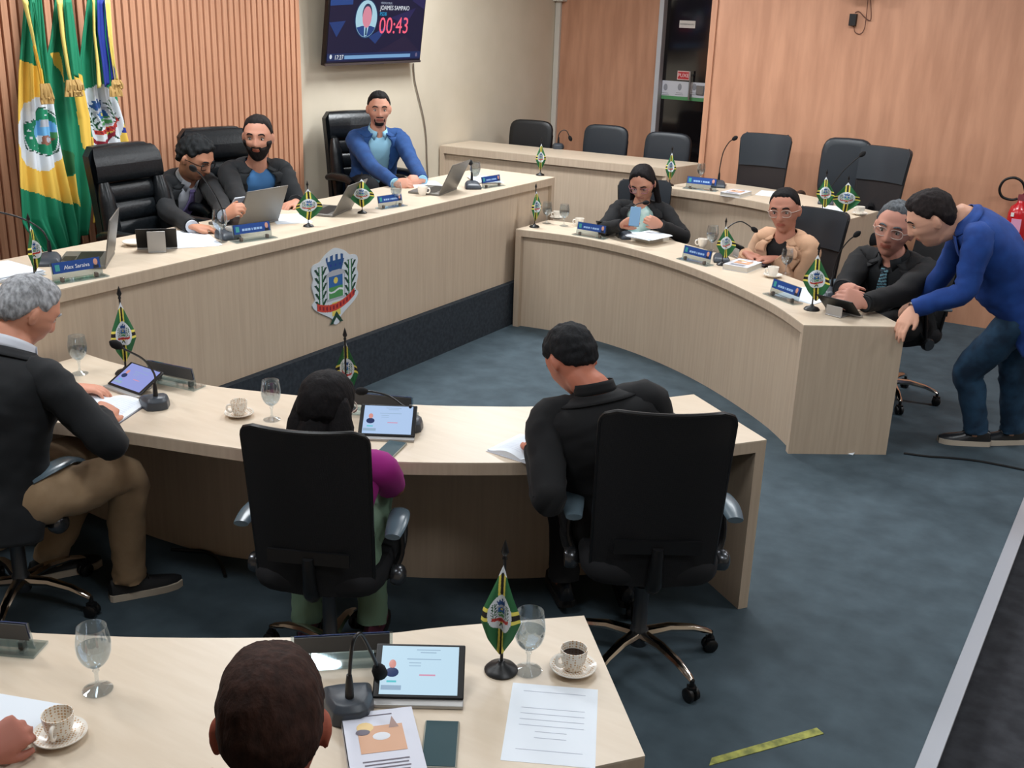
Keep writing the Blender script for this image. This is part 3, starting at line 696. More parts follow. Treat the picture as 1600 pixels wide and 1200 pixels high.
# ---- head: local axes f (forward), l (left), u (up)
def hrad(d):
    f, l, u = d
    af = .098 if f > 0 else .102; al = .077; au = .116
    if u < 0: al *= 1-.20*(-u)**1.3; af *= (1-.05*(-u)) if f > 0 else (1-.28*(-u)); au = .122 if f > 0 else .122-.02*(-f)
    e = 2.35 if u > 0 else 2.15
    return ((abs(f)/af)**e+(abs(l)/al)**e+(abs(u)/au)**e)**(-1/e)
def hface(d, smile=0):
    p = V(d)*hrad(d); f, l, u = p; o = 0
    if f > .0:
        g = lambda x, c, w: exp(-((x-c)/w)**2)
        al = abs(l)
        o -= .010*g(al, .032, .017)*g(u, .002, .013)
        o += .005*g(u, .030, .010)*g(al, .028, .03)
        n = interp([(-.046, 0), (-.036, .020), (-.026, .025), (-.01, .016), (.01, .009), (.028, .004), (.04, 0)], u)
        w = interp([(-.04, .016), (-.02, .012), (.01, .0075), (.03, .009)], u); o += n*exp(-(l/w)**2)
        o += .0075*g(u, -.064, .013)*g(l, 0, .024)-.004*g(u, -.0645, .0028)*g(l, 0, .024)
        o -= .003*g(u, -.082, .006)*g(l, 0, .02); o += .010*g(u, -.104, .016)*g(l, 0, .024)
        o += .004*g(al, .046, .016)*g(u, -.028, .018)
        o -= .003*g(al, .058, .012)*g(u, -.062, .02)
    return p*(1+o/max(.05, p.length))
def dirs(nu, nv):
    for j in range(nv+1):
        th = pi*j/nv
        for i in range(nu): ph = 2*pi*i/nu; yield (sin(th)*cos(ph), sin(th)*sin(ph), cos(th))
def shell(fn, nu=72, nv=48, cutoff=-.0035, sc=1.0):
    """cap over the head where fn(direction, point) says how far it stands off"""
    vs = []; of = []
    for d in dirs(nu, nv):
        b = hface(d); o = fn(d, b); of.append(o); vs.append(b*(1+o/max(.05, b.length)))
    fs = []
    for j in range(nv):
        for i in range(nu):
            q = (j*nu+i, (j+1)*nu+i, (j+1)*nu+(i+1) % nu, j*nu+(i+1) % nu)
            if max(of[k] for k in q) > cutoff: fs.append(q)
    return vs, fs
def hairfn(style, thick, line=.070, seed=0, rough=.004):
    tab = {'short': [(0, line), (35, line-.006), (55, line-.03), (70, .012), (80, .008), (95, .020), (105, .0), (125, -.045), (150, -.066), (180, -.070)],
           'bald_front': [(0, .105), (35, .098), (55, .05), (70, .012), (80, .008), (95, .020), (105, .0), (125, -.045), (150, -.066), (180, -.070)],
           'long': [(0, line+.012), (30, line), (50, line-.030), (64, .015), (78, -.02), (95, -.09), (180, -.12)],
           'back': [(0, line), (35, line-.004), (55, line-.03), (70, .02), (85, .015), (100, .0), (125, -.05), (180, -.075)]}[style]
    def fn(d, p):
        az = abs(math.degrees(atan2(p[1], p[0]))); t = interp(tab, az)+noise.noise(V((p[0]*60, p[1]*60, seed)))*.006; k = (p[2]-t)/.026
        n = noise.noise(V(p)*45+V((seed, 0, 0)))*rough+noise.noise(V((p[0]*60, p[1]*160, p[2]*30+seed)))*rough*.7
        top = .5+.5*sst((p[2]-.0)/.09)
        return -.008+(.008+thick*(.30+.70*top)+n)*sst(k)
    return fn
def beardfn(full=1.0, thick=.006):
    def fn(d, p):
        f, l, u = p; al = abs(l)
        if f < -.005: return -.02
        jaw = sst((-.045-u+.25*al)/.018) if full else 0
        side = sst((al-.050)/.012)*sst((.0-u)/.02)*sst((f+.0)/.02) if full >= 1 else 0
        mus = sst(1-abs(u+.047)/.011)*sst((.034-al)/.01); chin = sst(1-abs(u+.098)/.032)*sst((.040-al)/.014); gob = sst(1-abs(al-.033)/.010)*sst(1-abs(u+.07)/.036)
        lip = exp(-((u+.064)/.011)**2-(l/.022)**4)
        m = max(mus, chin, gob, side, jaw if full >= 1 else 0)*(1-lip)
        return -.010+(.010+thick)*m+noise.noise(V(p)*90)*.0012
    return fn
def finger(mb, base, d, n, L, r, curl, k=3):
    pts = [base-d*.012, base]; dd = d.copy(); ax = d.cross(n).normalized(); p = base.copy()
    for i, ln in enumerate((.42, .32, .26)):
        a = radians(curl)*(0.9 if i == 0 else 1.05); dd = Matrix.Rotation(-a, 3, ax)@dd if False else (dd*cos(a)+(-n)*sin(a) if i == 0 else (Matrix.Rotation(a, 3, d.cross(-n).normalized())@dd)); p = p+dd*(L*ln); pts.append(p.copy())
    mb.tube(pts, [r, r*1.02, r, r*.92, r*.72][:len(pts)], 8)
    mb.ell(pts[-1], (r*.72,)*3, 8)
def hand(mb, wrist, d, n, side, curl=25, k=1.0, thumb=35, spread=3):
    """d towards the fingertips, n out of the back of the hand; side +1 = left hand"""
    d = V(d).normalized(); n = V(n); n = (n-d*n.dot(d)).normalized(); s = d.cross(n)*side   # s: towards the thumb
    s = -s
    rings = []
    for t, w, h in ((-.02, .024, .018), (.0, .026, .019), (.025, .036, .018), (.055, .041, .015), (.085, .040, .012), (.094, .036, .008)):
        c = V(wrist)+d*t*k; rings.append([c+s*(w*k*cos(a))+n*(h*k*sin(a)) for a in [2*pi*j/14 for j in range(14)]])
    mb.loft(rings)
    for i, (o, L, dx) in enumerate(((.030, .072, 0), (.0105, .080, .004), (-.009, .074, .002), (-.028, .058, -.006))):
        a = radians(spread*(1.5-i)); dd = (d*cos(a)+s*sin(a)).normalized(); b = V(wrist)+d*(.088+dx)*k+s*o*k; finger(mb, b, dd, n, L*k, (.0088 if i < 3 else .0076)*k, curl+i*3)
    a = radians(thumb); dd = (d*cos(a)+s*sin(a)-n*.25).normalized(); b = V(wrist)+d*.022*k+s*.026*k-n*.004
    mb.tube([b-dd*.01, b+dd*.03*k, b+(dd*.9+d*.25).normalized()*.055*k, b+(dd*.75+d*.5).normalized()*.078*k], [.013*k, .0115*k, .0105*k, .007*k], 8, smooth=2)
def remesh(mb, name, mats, parent, vox, smooth=2, matfn=None):
    me = mb.mesh('tmp', mats, parent.location); o = bpy.data.objects.new('tmp', me); COL.objects.link(o)
    r = o.modifiers.new('r', 'REMESH'); r.mode = 'VOXEL'; r.voxel_size = vox; r.use_smooth_shade = True
    if smooth: sm = o.modifiers.new('s', 'SMOOTH'); sm.factor = .5; sm.iterations = smooth
    bpy.context.view_layer.update(); m2 = bpy.data.meshes.new_from_object(o.evaluated_get(bpy.context.evaluated_depsgraph_get()))
    m2.name = name; bpy.data.objects.remove(o); bpy.data.meshes.remove(me)
    m2.materials.clear()
    for m in mats: m2.materials.append(m)
    if matfn:
        idx = [matfn(p.center+parent.location) for p in m2.polygons]; m2.polygons.foreach_set('material_index', idx)
    else: m2.polygons.foreach_set('material_index', [0]*len(m2.polygons))
    m2.polygons.foreach_set('use_smooth', [True]*len(m2.polygons)); m2.update()
    ob = bpy.data.objects.new(name, m2); COL.objects.link(ob); ob.parent = parent; return ob
def skinm(c):
    nm = 'skin_%d_%d' % (c[0], c[1]); m = mat(nm, c, .55, spec=.35); m.node_tree.nodes['Principled BSDF'].inputs['Subsurface Weight'].default_value = .05; return m
def cloth(name, c, c2=None, rough=.85):
    m = mat(name, c, rough, sheen=.02)
    if c2: grain(m, c, c2, scale=(1, 1, 1), sc=14, detail=6, bump=.15)
    return m
def person(label, head, neck, pel, tyaw, hyaw, hpitch=0, hroll=0, pyaw=None, k=1.0, kh=1.0, skin=(172, 118, 92), hands=None, feet=None, knees=None, belly=0, wide=1.0, arch=.03,
           jacket=None, open_=None, shirt=None, collar=None, tie=None, trousers=None, shoes=None, hair=None, haircol=(22, 20, 20), beard=None, glasses=None, vox=.006, lips=None, extra=None, top=None, jlen=-.22, sleeve=1.0, handvox=None, brows=True, elb=None, arms=True, armk=1.0, lapel=True, group=None):
    head, neck, pel = V(head), V(neck), V(pel)
    t = thing('person', label, 'person', (pel.x, pel.y, (min(feet[0][2], feet[1][2]) if feet else pel.z-.55)), 0, group)
    SK = skinm(skin); LP = mat('lips_%d' % skin[0], lips or (skin[0]*.86, skin[1]*.68, skin[2]*.68), .5)
    B = Body(pel, neck, tyaw, pyaw, k, belly, wide, arch)
    # head matrix
    Fh = V((cos(hyaw)*cos(hpitch), sin(hyaw)*cos(hpitch), -sin(hpitch))); Lh = V((-sin(hyaw), cos(hyaw), 0)); Lh = Matrix.Rotation(hroll, 3, Fh)@Lh; Uh = Fh.cross(Lh)
    H = Matrix(((Fh.x*kh, Lh.x*kh, Uh.x*kh, head.x), (Fh.y*kh, Lh.y*kh, Uh.y*kh, head.y), (Fh.z*kh, Lh.z*kh, Uh.z*kh, head.z), (0, 0, 0, 1)))
    # body
    mb = MB(); nu, nv = 72, 60
    vs = [hface(d) for d in dirs(nu, nv)]; fs = [(j*nu+i, (j+1)*nu+i, (j+1)*nu+(i+1) % nu, j*nu+(i+1) % nu) for j in range(nv) for i in range(nu)]
    mb.add(vs, fs, 0, True, H)
    for s in (-1, 1):
        M = H@Matrix.Translation((-.008, s*.079, -.008))@Matrix.Rotation(s*radians(-20), 4, 'Z')@Matrix.Rotation(radians(8), 4, 'Y'); mb.ell((0, 0, 0), (.019, .007, .033), 14, 0, M); mb.ell((-.004, s*.004, .004), (.014, .007, .024), 12, 0, M)
    nb = H@V((-.018, 0, -.075)); mb.tube([B.fr(.93)[0], neck, neck.lerp(nb, .5), nb, H@V((-.01, 0, -.02))], [.075*k, .062*k, .056*k, .056*kh, .05*kh], 16, smooth=2)
    mb.loft([[B.pt(q, 2*pi*j/24, -.022) for j in range(24)] for q in [-.05+1.05*i/14 for i in range(15)]])
    # arms
    arm = {}; LU, LF = .285*k*armk, .255*k*armk
    hands = hands or {}
    for s, key in ((1, 'L'), (-1, 'R')):
        if not arms: break
        sh = B.shoulder(s)
        if key in hands:
            w = V(hands[key][0])
        else:
            c, T, L, F = B.fr(0); w = sh+V((0, 0, -.50*k))+V((cos(tyaw), sin(tyaw), 0))*.05
            hands[key] = (w, (0, 0, -1), L*s, 20)
        hd = V((-sin(tyaw), cos(tyaw), 0))*s*.6+V((0, 0, -1))-V((cos(tyaw), sin(tyaw), 0))*.35
        if elb and key in elb: hd = V(elb[key])
        e = ik(sh, w, LU, LF, hd); arm[key] = (sh, e, w)
        c0 = B.fr(.87)[0]
        mb.tube([c0.lerp(sh, .5), sh, sh.lerp(e, .55), e, e.lerp(w, .6), w], [.046*k, .046*k, .040*k, .033*k, .028*k, .025*k], 12, smooth=4) if jacket else mb.tube([c0.lerp(sh, .5), sh, e, w], [.046*k, .046*k, .034*k if jacket or sleeve >= 1 else .036*k, .026*k], 12, smooth=4)
        h = hands[key]
        if len(h) > 1 and h[1] is not None:
            hand(mb, w, h[1], h[2], s, h[3] if len(h) > 3 else 25, k*(h[4] if len(h) > 4 else 1.0))
    # legs
    legs = []
    for i, s in enumerate((1, -1)):
        c, T, L, F = B.fr(0); hip = c+L*s*.095*k
        if feet:
            an = V(feet[i]); an = V((an.x, an.y, an.z+.085)); kn = V(knees[i]) if knees else ik(hip, an, .43*k, .42*k, F+V((0, 0, .3)))
        else:
            Fp = V((cos(B.py), sin(B.py), 0)); kn = hip+Fp*.36*k+L*s*.03+V((0, 0, .02)); an = V((kn.x-Fp.x*.12, kn.y-Fp.y*.12, pel.z-.46+.0))
        legs.append((hip, kn, an)); mb.tube([hip-(kn-hip)*.1, hip, kn, an], [.05, .055*k, .040*k, .030*k], 12, smooth=4)
        fdr = V((kn.x-hip.x, kn.y-hip.y, 0)); fdr = fdr.normalized() if fdr.length > .05 else V((cos(B.py), sin(B.py), 0))
        if feet and len(feet) > 2: fdr = V(feet[2+i]).normalized()
        legs[-1] = legs[-1]+(fdr,)
        mb.tube([an+V((0, 0, -.02)), an+fdr*.05+V((0, 0, -.05)), an+fdr*.15+V((0, 0, -.065))], [.032, .032, .02], 10)
    Hi = H.inverted()
    def mf(p):
        q = Hi@V(p)
        if q.x > .06 and abs(q.y) < .023 and abs(q.z+.0645) < .0085: return 1
        return 0
    body = remesh(mb, 'body', [SK, LP], t, vox, 2, mf)
    # eyes, brows
    m = MB(); 
    for s in (-1, 1): m.ell((.0765, s*.032, .001), (.012, .0125, .0095), 12, 0); m.ell((.0835, s*.032, .0005), (.0058, .0060, .0060), 10, 1)
    mm = MB(); mm.v = [H@p for p in m.v]; mm.f, mm.m, mm.s = m.f, m.m, m.s; mm.build('eyes', [mat('eye_white', (196, 186, 178), .3), mat('iris_dark', (26, 18, 14), .2)], t, True)
    HC = mat('hair_%d_%d' % (haircol[0], haircol[2]), haircol, .75, spec=.22)
    if not HC.get('g'): grain(HC, tuple(c*.80 for c in haircol), tuple(min(255, c*1.15+1) for c in haircol), scale=(1, 1, .5), sc=70, detail=4, bump=.9); HC['g'] = 1
    if brows:
        m = MB()
        for s in (-1, 1): m.tube([hface(V((.9, s*x, z)).normalized())*1.0+V((.0025, 0, 0)) for x, z in ((.14, .23), (.27, .28), (.42, .29), (.55, .22))], [.0028, .0042, .0040, .0018], 6, 0, True, 1.0, H, 2)
        for s in (-1, 1): m.tube([V((.0855, s*.0215, .006)), V((.0885, s*.032, .0105)), V((.083, s*.044, .006))], .0014, 6, 0, True, 1, H)
        m.build('eyebrows', HC, t, True)
    if hair:
        style, thick, line = hair[:3]; vs, fs = shell(hairfn(style, thick, line, len(label), hair[3] if len(hair) > 3 else .004)); m = MB(); m.add(vs, fs, 0, True, H)
        for g in (hair[4] if len(hair) > 4 else []):
            m.tube([H@V(p) for p in g[0]], g[1], 14, 0, True, g[2], None, 4, .12, 3)
        m.build('hair', HC, t, True, sharp=80)
    if beard:
        vs, fs = shell(beardfn(*beard)); m = MB(); m.add(vs, fs, 0, True, H); m.build('beard', HC, t, True, sharp=80)
    if glasses:
        GM = mat('spectacle_%s' % glasses, {'dark': (30, 26, 28), 'clear': (190, 170, 160), 'pink': (150, 90, 100)}[glasses], .25, .2); m = MB(); ml = MB()
        for s in (-1, 1):
            c = V((.098, s*.034, -.002)); rim = [V((c.x-.004*abs(cos(a))*(cos(a)*s > 0), c.y+.027*pw(cos(a), .75), c.z+.019*pw(sin(a), .75))) for a in [2*pi*j/20 for j in range(21)]]
            m.tube([H@p for p in rim], .0021*kh, 6, 0, False); ml.add([H@p for p in rim[:-1]], [tuple(range(20))], 0, False)
            m.tube([H@V((.094, s*.060, .004)), H@V((.06, s*.078, .004)), H@V((.0, s*.086, .0)), H@V((-.015, s*.084, -.015))], .0020*kh, 6)
        m.tube([H@V((.098, -.009, .002)), H@V((.103, 0, .005)), H@V((.098, .009, .002))], .0018*kh, 6); g = m.build('eyeglasses', GM, t, True); ln = ml.build('lens', LENS, t, True, fix=False); ln.parent = g
    # ---- clothes
    def strip(fn, nu, nv, name, mt, solid=.003, mf=None):
        m = MB(); m.grid(fn, nu, nv, mf); return m.build(name, mt, t, True, solid=solid, sharp=60)
    if shirt:
        m = MB(); m.grid(lambda u, v: B.pt(-.05+1.03*v, 2*pi*u, -.008+.002*noise.noise(V((u*20, v*9, 3)))), 40, 30, closeu=True)
        if not jacket:
            for key, sd in (('L', 1), ('R', -1)):
                sh, e, w = arm[key]; ww = e.lerp(w, sleeve) if sleeve < 1 else w; c0 = B.fr(.87)[0]
                if sleeve < .05: ww = sh.lerp(e, .75); m.tube([c0.lerp(sh, .45), sh, ww], [.06*k, .064*k, .056*k], 16, wr=.1, smooth=5)
                else: m.tube([c0.lerp(sh, .45), sh, e, ww], [.06*k, .064*k, .052*k, .04*k], 16, wr=.12, smooth=5, seed=sd)
        m.build('shirt', shirt, t, True, sharp=70)
    if collar:
        m = MB(); n0 = B.fr(.985)[0]; c, T, L, F = B.fr(1.0)
        def cf(u, v):
            a = radians(18)+radians(324)*u; r = (.066+.008*(1-v))*k; return n0+T*(.002+.038*v+.010*cos(a)*-1)*k+L*r*sin(a)+F*(r*cos(a)+.004)
        m.grid(cf, 30, 3)
        for s in (-1, 1):
            a = s*radians(20); p0 = cf(.0 if s > 0 else 1, 1); p1 = cf(.13 if s > 0 else .87, 1); p2 = cf(.13 if s > 0 else .87, 0)-T*.004+F*.006; p3 = p0-T*.062*k+F*.020+L*s*.022
            m.add([p0+F*.004, p1+L*s*.004, p2+L*s*.006, p3], [(0, 1, 2, 3)])
        m.build('shirt_collar', collar, t, True, solid=.002)
    if tie:
        def tf(u, v):
            q = .955-.55*v; w = interp([(0, .018), (.06, .022), (.1, .015), (.8, .040), (1, .032)], v); c = B.pt(q, 0, .004+(.010 if v < .08 else 0)); L = B.fr(q)[2]; return c+L*(u*2-1)*w*k
        strip(tf, 4, 48, 'necktie', tie if isinstance(tie, list) else [tie], .004, (lambda u, v: int((v*26+u*1.6)) % 2) if isinstance(tie, list) else None)
    if jacket:
        op = open_ or [(-.3, 10), (.3, 4), (.38, 3), (.5, 9), (.8, 19), (.95, 27), (1, 36)]
        q0 = jlen; m = MB()
        def jf(u, v):
            q = q0+(.975-q0)*v; a0 = radians(interp(op, q)); ph = a0+(2*pi-2*a0)*u
            n = noise.noise(V((u*9+k*3, v*7, len(label)*.7)))*.011+noise.noise(V((u*14+v*9, v*22-u*8, len(label)*.3)))*.006
            fl = .02*max(0, .1-q)
            return B.pt(q, ph, .010+n*sst((.95-q)/.2)+fl)
        m.grid(jf, 56, 44)
        c0 = B.fr(.87)[0]
        for key, sd in (('L', 1), ('R', -1)):
            if key not in arm: continue
            sh, e, w = arm[key]; ww = e.lerp(w, sleeve); 
            m.tube([c0.lerp(sh, .45), c0.lerp(sh, .86)+B.fr(.9)[1]*.006, sh+(e-sh)*.14+(sh-c0)*.02, sh.lerp(e, .55), e, e.lerp(ww, .6), ww], [.062*k, .068*k, .067*k, .060*k, .054*k, .048*k, .042*k], 20, 0, True, 1.0, None, 5, .16, sd+len(label)*.31)
        m.build('jacket', jacket, t, True, sharp=70, solid=.004)
        if lapel:
            for s in (1, -1):
                def lf(u, v, s=s):
                    q = .40+(.965-.40)*v; a0 = interp(op, q); w = interp([(0, 2), (.3, 14), (.72, 30), (.76, 19), (1, 24)], v); return B.pt(q, s*radians(a0+w*u-1), .017+.022*u+(.006 if v > .74 else 0))
                strip(lf, 6, 26, 'lapel', jacket, .003)
            def cl(u, v):
                a = radians(38)+radians(284)*u; return B.pt(.955+.055*v, a, .012+.012*(1-v))
            strip(cl, 30, 3, 'jacket_collar', jacket, .004)
    if jacket and collar:
        for key in arm:
            sh, e, w = arm[key]
            if key in hands and hands[key][1] is not None and sleeve >= 1:
                d = (w-e).normalized(); m = MB(); m.tube([w-d*.03, w+d*.014], [.037*k, .035*k], 16, cap=True); m.build('shirt_cuff', collar, t, True)
    if trousers:
        m = MB(); m.loft([[B.pt(q, 2*pi*j/24, .002) for j in range(24)] for q in (-.16, -.08, 0, .06, .12)])
        for i, (hip, kn, an, fd) in enumerate(legs):
            m.tube([hip-(kn-hip)*.04, hip.lerp(kn, .15), hip.lerp(kn, .6), kn, kn.lerp(an, .35), kn.lerp(an, .8), an+(an-kn).normalized()*.0], [.070*k, .096*k, .083*k, .072*k, .066*k, .058*k, .060*k], 20, 0, True, 1.0, None, 5, .16, i+2)
        m.build('trousers', trousers, t, True, sharp=70)
    shoes = shoes or (mat('black_shoe_leather', (22, 26, 32), .3), mat('shoe_sole_dark', (30, 28, 28), .6))
    if shoes:
        for hip, kn, an, fd in legs:
            sd = V((-fd.y, fd.x, 0)); z0 = an.z-.085; rings = []; sole = []
            for tt, w, h in ((-.085, .018, .05), (-.075, .030, .075), (-.03, .036, .095), (.03, .040, .080), (.09, .046, .058), (.14, .047, .048), (.18, .038, .040), (.205, .018, .030)):
                c = V((an.x, an.y, z0+.012))+fd*tt; rings.append([c+sd*w*cos(a)*(1-.25*max(0, sin(a)))+V((0, 0, h*max(0, sin(a))**.8)) for a in [2*pi*j/16 for j in range(16)]])
                sole.append([c+sd*(w+.004)*pw(cos(a), .6)+V((0, 0, .018*(sin(a) > 0)-.011*(sin(a) <= 0))) for a in [2*pi*j/16 for j in range(16)]])
            m = MB(); m.loft(rings); o = m.build('shoe', shoes[0], t, True); m = MB(); m.loft(sole); m.build('sole', shoes[1], o, False) if False else None
            m2 = MB(); m2.loft(sole); s2 = m2.build('sole', shoes[1], t, True); s2.parent = o
            m = MB(); top_ = rings[3]
            for kx in (.02, .045, .07):
                c = V((an.x, an.y, z0+.012+.085-.25*kx))+fd*kx; m.tube([c-sd*.022-V((0, 0, .008)), c+V((0, 0, .004)), c+sd*.022-V((0, 0, .008))], .003, 6)
            s3 = m.build('laces', PLAST, t, True); s3.parent = o
    t['_done'] = 1
    return t, B, H, arm
# ------------------------------------------------------------------ placing people
def seated(px, z, tdl, lean=.08, nb=.05, kh=1.0, k=1.0, floor=0, seat=.56, nd=.165, side=0):
    h = G(px[0], px[1], z); a = camyaw(h, tdl); F = V((cos(a), sin(a), 0)); L = V((-sin(a), cos(a), 0))
    n = h-F*nb-V((0, 0, nd*kh))+L*side; p = n-F*lean-L*side; p.z = floor+seat
    return h, n, p, a
def hz(p, dl, el=0):
    a = camyaw(p, dl); e = radians(el); return V((cos(a)*cos(e), sin(a)*cos(e), sin(e)))
R_ = radians
UP = V((0, 0, 1))
BLK = cloth('charcoal_suit', (16, 20, 24), (13, 16, 20)); BLK2 = cloth('black_suit', (11, 12, 16), (9, 10, 13)); NAVY = cloth('blue_blazer', (30, 72, 128), (24, 60, 112)); NAVY2 = cloth('royal_blazer', (24, 66, 140), (18, 54, 122))
JEANS = grain(cloth('dark_jeans', (24, 52, 78)), (16, 40, 62), (36, 70, 98), scale=(1, 1, 1), sc=10)
WHTS = cloth('pale_shirt', (200, 204, 214)); LBLUE = cloth('light_blue_shirt', (150, 200, 224)); TEE = cloth('blue_tee', (62, 110, 160))
MINT = grain(cloth('mint_blouse', (170, 205, 200)), (140, 190, 186), (196, 216, 210), scale=(1, 1, 1), sc=18); BEIGE = cloth('beige_blazer', (198, 158, 128), (190, 150, 120)); MAG = cloth('magenta_top', (150, 24, 120)); KHAKI = cloth('khaki_trousers', (150, 126, 98), (138, 114, 86)); OLIVE = cloth('sage_trousers', (108, 134, 112))
LAV = cloth('lavender_tie', (150, 136, 196)); TS = [cloth('tie_teal', (96, 138, 152)), cloth('tie_dark', (34, 44, 56))]
# man reading at the president's desk
h, n, p, a = seated((305, 247), 1.335, 38, .22, .10, 1.06, 1.05, DAIS, .56, .125, side=0)
PEOPLE = {}
def W(px, py, z): return G(px, py, z)
w1 = W(300, 354, 1.095); w2 = W(350, 338, 1.16)
PEOPLE['reader'] = person('man in charcoal suit and lavender tie reading down into a microphone at the president desk', h, n, p, a, camyaw(h, 52), R_(24), 0, k=1.05, kh=1.14, skin=(192, 136, 109),
    hands={'R': (w1, hz(w1, 80, -4), UP, 22), 'L': (w2, hz(w2, 60, 30), hz(w2, -60, 20), 50)}, elb={'R': hz(h, -60, -40), 'L': hz(h, 120, -50)},
    jacket=BLK, shirt=WHTS, collar=WHTS, tie=LAV, trousers=BLK, open_=[(-.3, 14), (.15, 10), (.35, 16), (.8, 26), (.95, 30), (1, 36)], hair=('short', .020, .068, .011), haircol=(30, 32, 34), glasses='dark')
# bearded man
h, n, p, a = seated((403, 214), 1.46, 22, .16, .04, 1.15, 1.06, DAIS, .60, .152)
w1 = W(398, 335, 1.09); w2 = W(462, 316, 1.09)
PEOPLE['beard'] = person('bearded man in dark blazer over a blue tee sitting behind an open laptop', h, n, p, a, camyaw(h, -8), R_(2), R_(-2), k=1.06, kh=1.16, skin=(192, 138, 116),
    hands={'R': (w1, hz(w1, 40, -5), UP, 30), 'L': (w2, hz(w2, -40, -5), UP, 30)}, jacket=BLK, shirt=TEE, trousers=BLK2, open_=[(-.3, 34), (.3, 26), (.6, 24), (.8, 22), (.95, 29), (1, 38)],
    hair=('short', .009, .074, .003), haircol=(32, 28, 28), beard=(1, .009))
# man in blue blazer
h, n, p, a = seated((592, 170), 1.535, 16, .14, .045, 1.10, 1.04, DAIS, .60, .150)
w1 = W(617, 286, 1.09); w2 = W(660, 281, 1.09)
PEOPLE['blue'] = person('man with goatee in blue blazer and light blue shirt sitting with clasped hands', h, n, p, a, camyaw(h, 4), R_(3), 0, k=1.04, kh=1.10, skin=(198, 145, 123),
    hands={'R': (w1, hz(w1, 75, 5), hz(w1, 0, 40), 40), 'L': (w2, hz(w2, -75, 5), hz(w2, 0, 50), 40)}, jacket=NAVY, shirt=LBLUE, collar=LBLUE, trousers=BLK2, open_=[(-.3, 30), (.3, 20), (.6, 20), (.8, 19), (.95, 27), (1, 36)],
    hair=('short', .008, .070, .003), haircol=(24, 22, 22), beard=(0, .006))
# woman with phone
h, n, p, a = seated((1004, 286), 1.115, -4, .06, .06, 1.10, 1.02, 0, .54, .135)
w1 = W(972, 352, .86); w2 = W(1032, 352, .86)
hp = [([(-.02, s*.066, .06), (-.025, s*.080, .0), (-.03, s*.080, -.08), (-.02, s*.088, -.16), (.02, s*.088, -.24)], [.012, .022, .028, .026, .012], .8) for s in (-1, 1)]
PEOPLE['phone'] = person('woman with long dark hair and glasses in black blazer looking down at her phone', h, n, p, a, camyaw(h, -14), R_(24), R_(4), k=1.0, kh=1.10, skin=(190, 138, 116),
    hands={'R': (w1, hz(w1, 70, 25), hz(w1, 0, 10), 45), 'L': (w2, hz(w2, -70, 25), hz(w2, 0, 10), 45)}, elb={'R': hz(h, -95, -35), 'L': hz(h, 95, -35)}, jacket=BLK2, shirt=MINT, trousers=BLK2, open_=[(-.3, 30), (.3, 26), (.6, 24), (.8, 24), (.95, 32), (1, 42)],
    hair=('long', .012, .070, .002, hp), haircol=(22, 18, 20), glasses='pink', wide=.92)
# woman in beige
h, n, p, a = seated((1226, 328), 1.11, -38, .16, .035, 1.14, 1.06, 0, .54, .145)
w1 = W(1166, 396, .80); w2 = W(1212, 404, .80)
PEOPLE['beige'] = person('woman with tied back black hair and glasses in a beige blazer', h, n, p, a, camyaw(h, -14), R_(4), R_(6), k=1.08, kh=1.20, skin=(183, 127, 107),
    hands={'R': (w1, hz(w1, 60, -5), UP, 35), 'L': (w2, hz(w2, -75, 0), UP, 35)}, jacket=BEIGE, shirt=BLK2, trousers=BLK2, open_=[(-.3, 16), (.3, 6), (.5, 10), (.8, 18), (.95, 26), (1, 36)],
    hair=('back', .007, .072, .002), haircol=(20, 18, 20), glasses='clear', wide=1.0, belly=.03)
# man with striped tie
h, n, p, a = seated((1397, 357), 1.13, -30, .14, .05, 1.36, 1.26, 0, .54, .130)
w1 = W(1316, 452, .83); w2 = W(1352, 474, .82)
PEOPLE['tie'] = person('grey-haired man with glasses and striped tie in black suit gesturing at the desk end', h, n, p, a, camyaw(h, -12), R_(2), R_(-8), k=1.26, kh=1.37, skin=(190, 136, 118),
    hands={'R': (w1, hz(w1, 30, 5), hz(w1, -60, 20), 30, 1.05), 'L': (w2, hz(w2, -80, 20), hz(w2, 0, 40), 35, 1.05)}, jacket=BLK2, shirt=BLK, collar=BLK, tie=TS, trousers=BLK2, belly=.05,
    open_=[(-.3, 10), (.15, 5), (.35, 12), (.8, 25), (.95, 30), (1, 36)], hair=('short', .010, .078, .004), haircol=(84, 88, 92), glasses='clear')
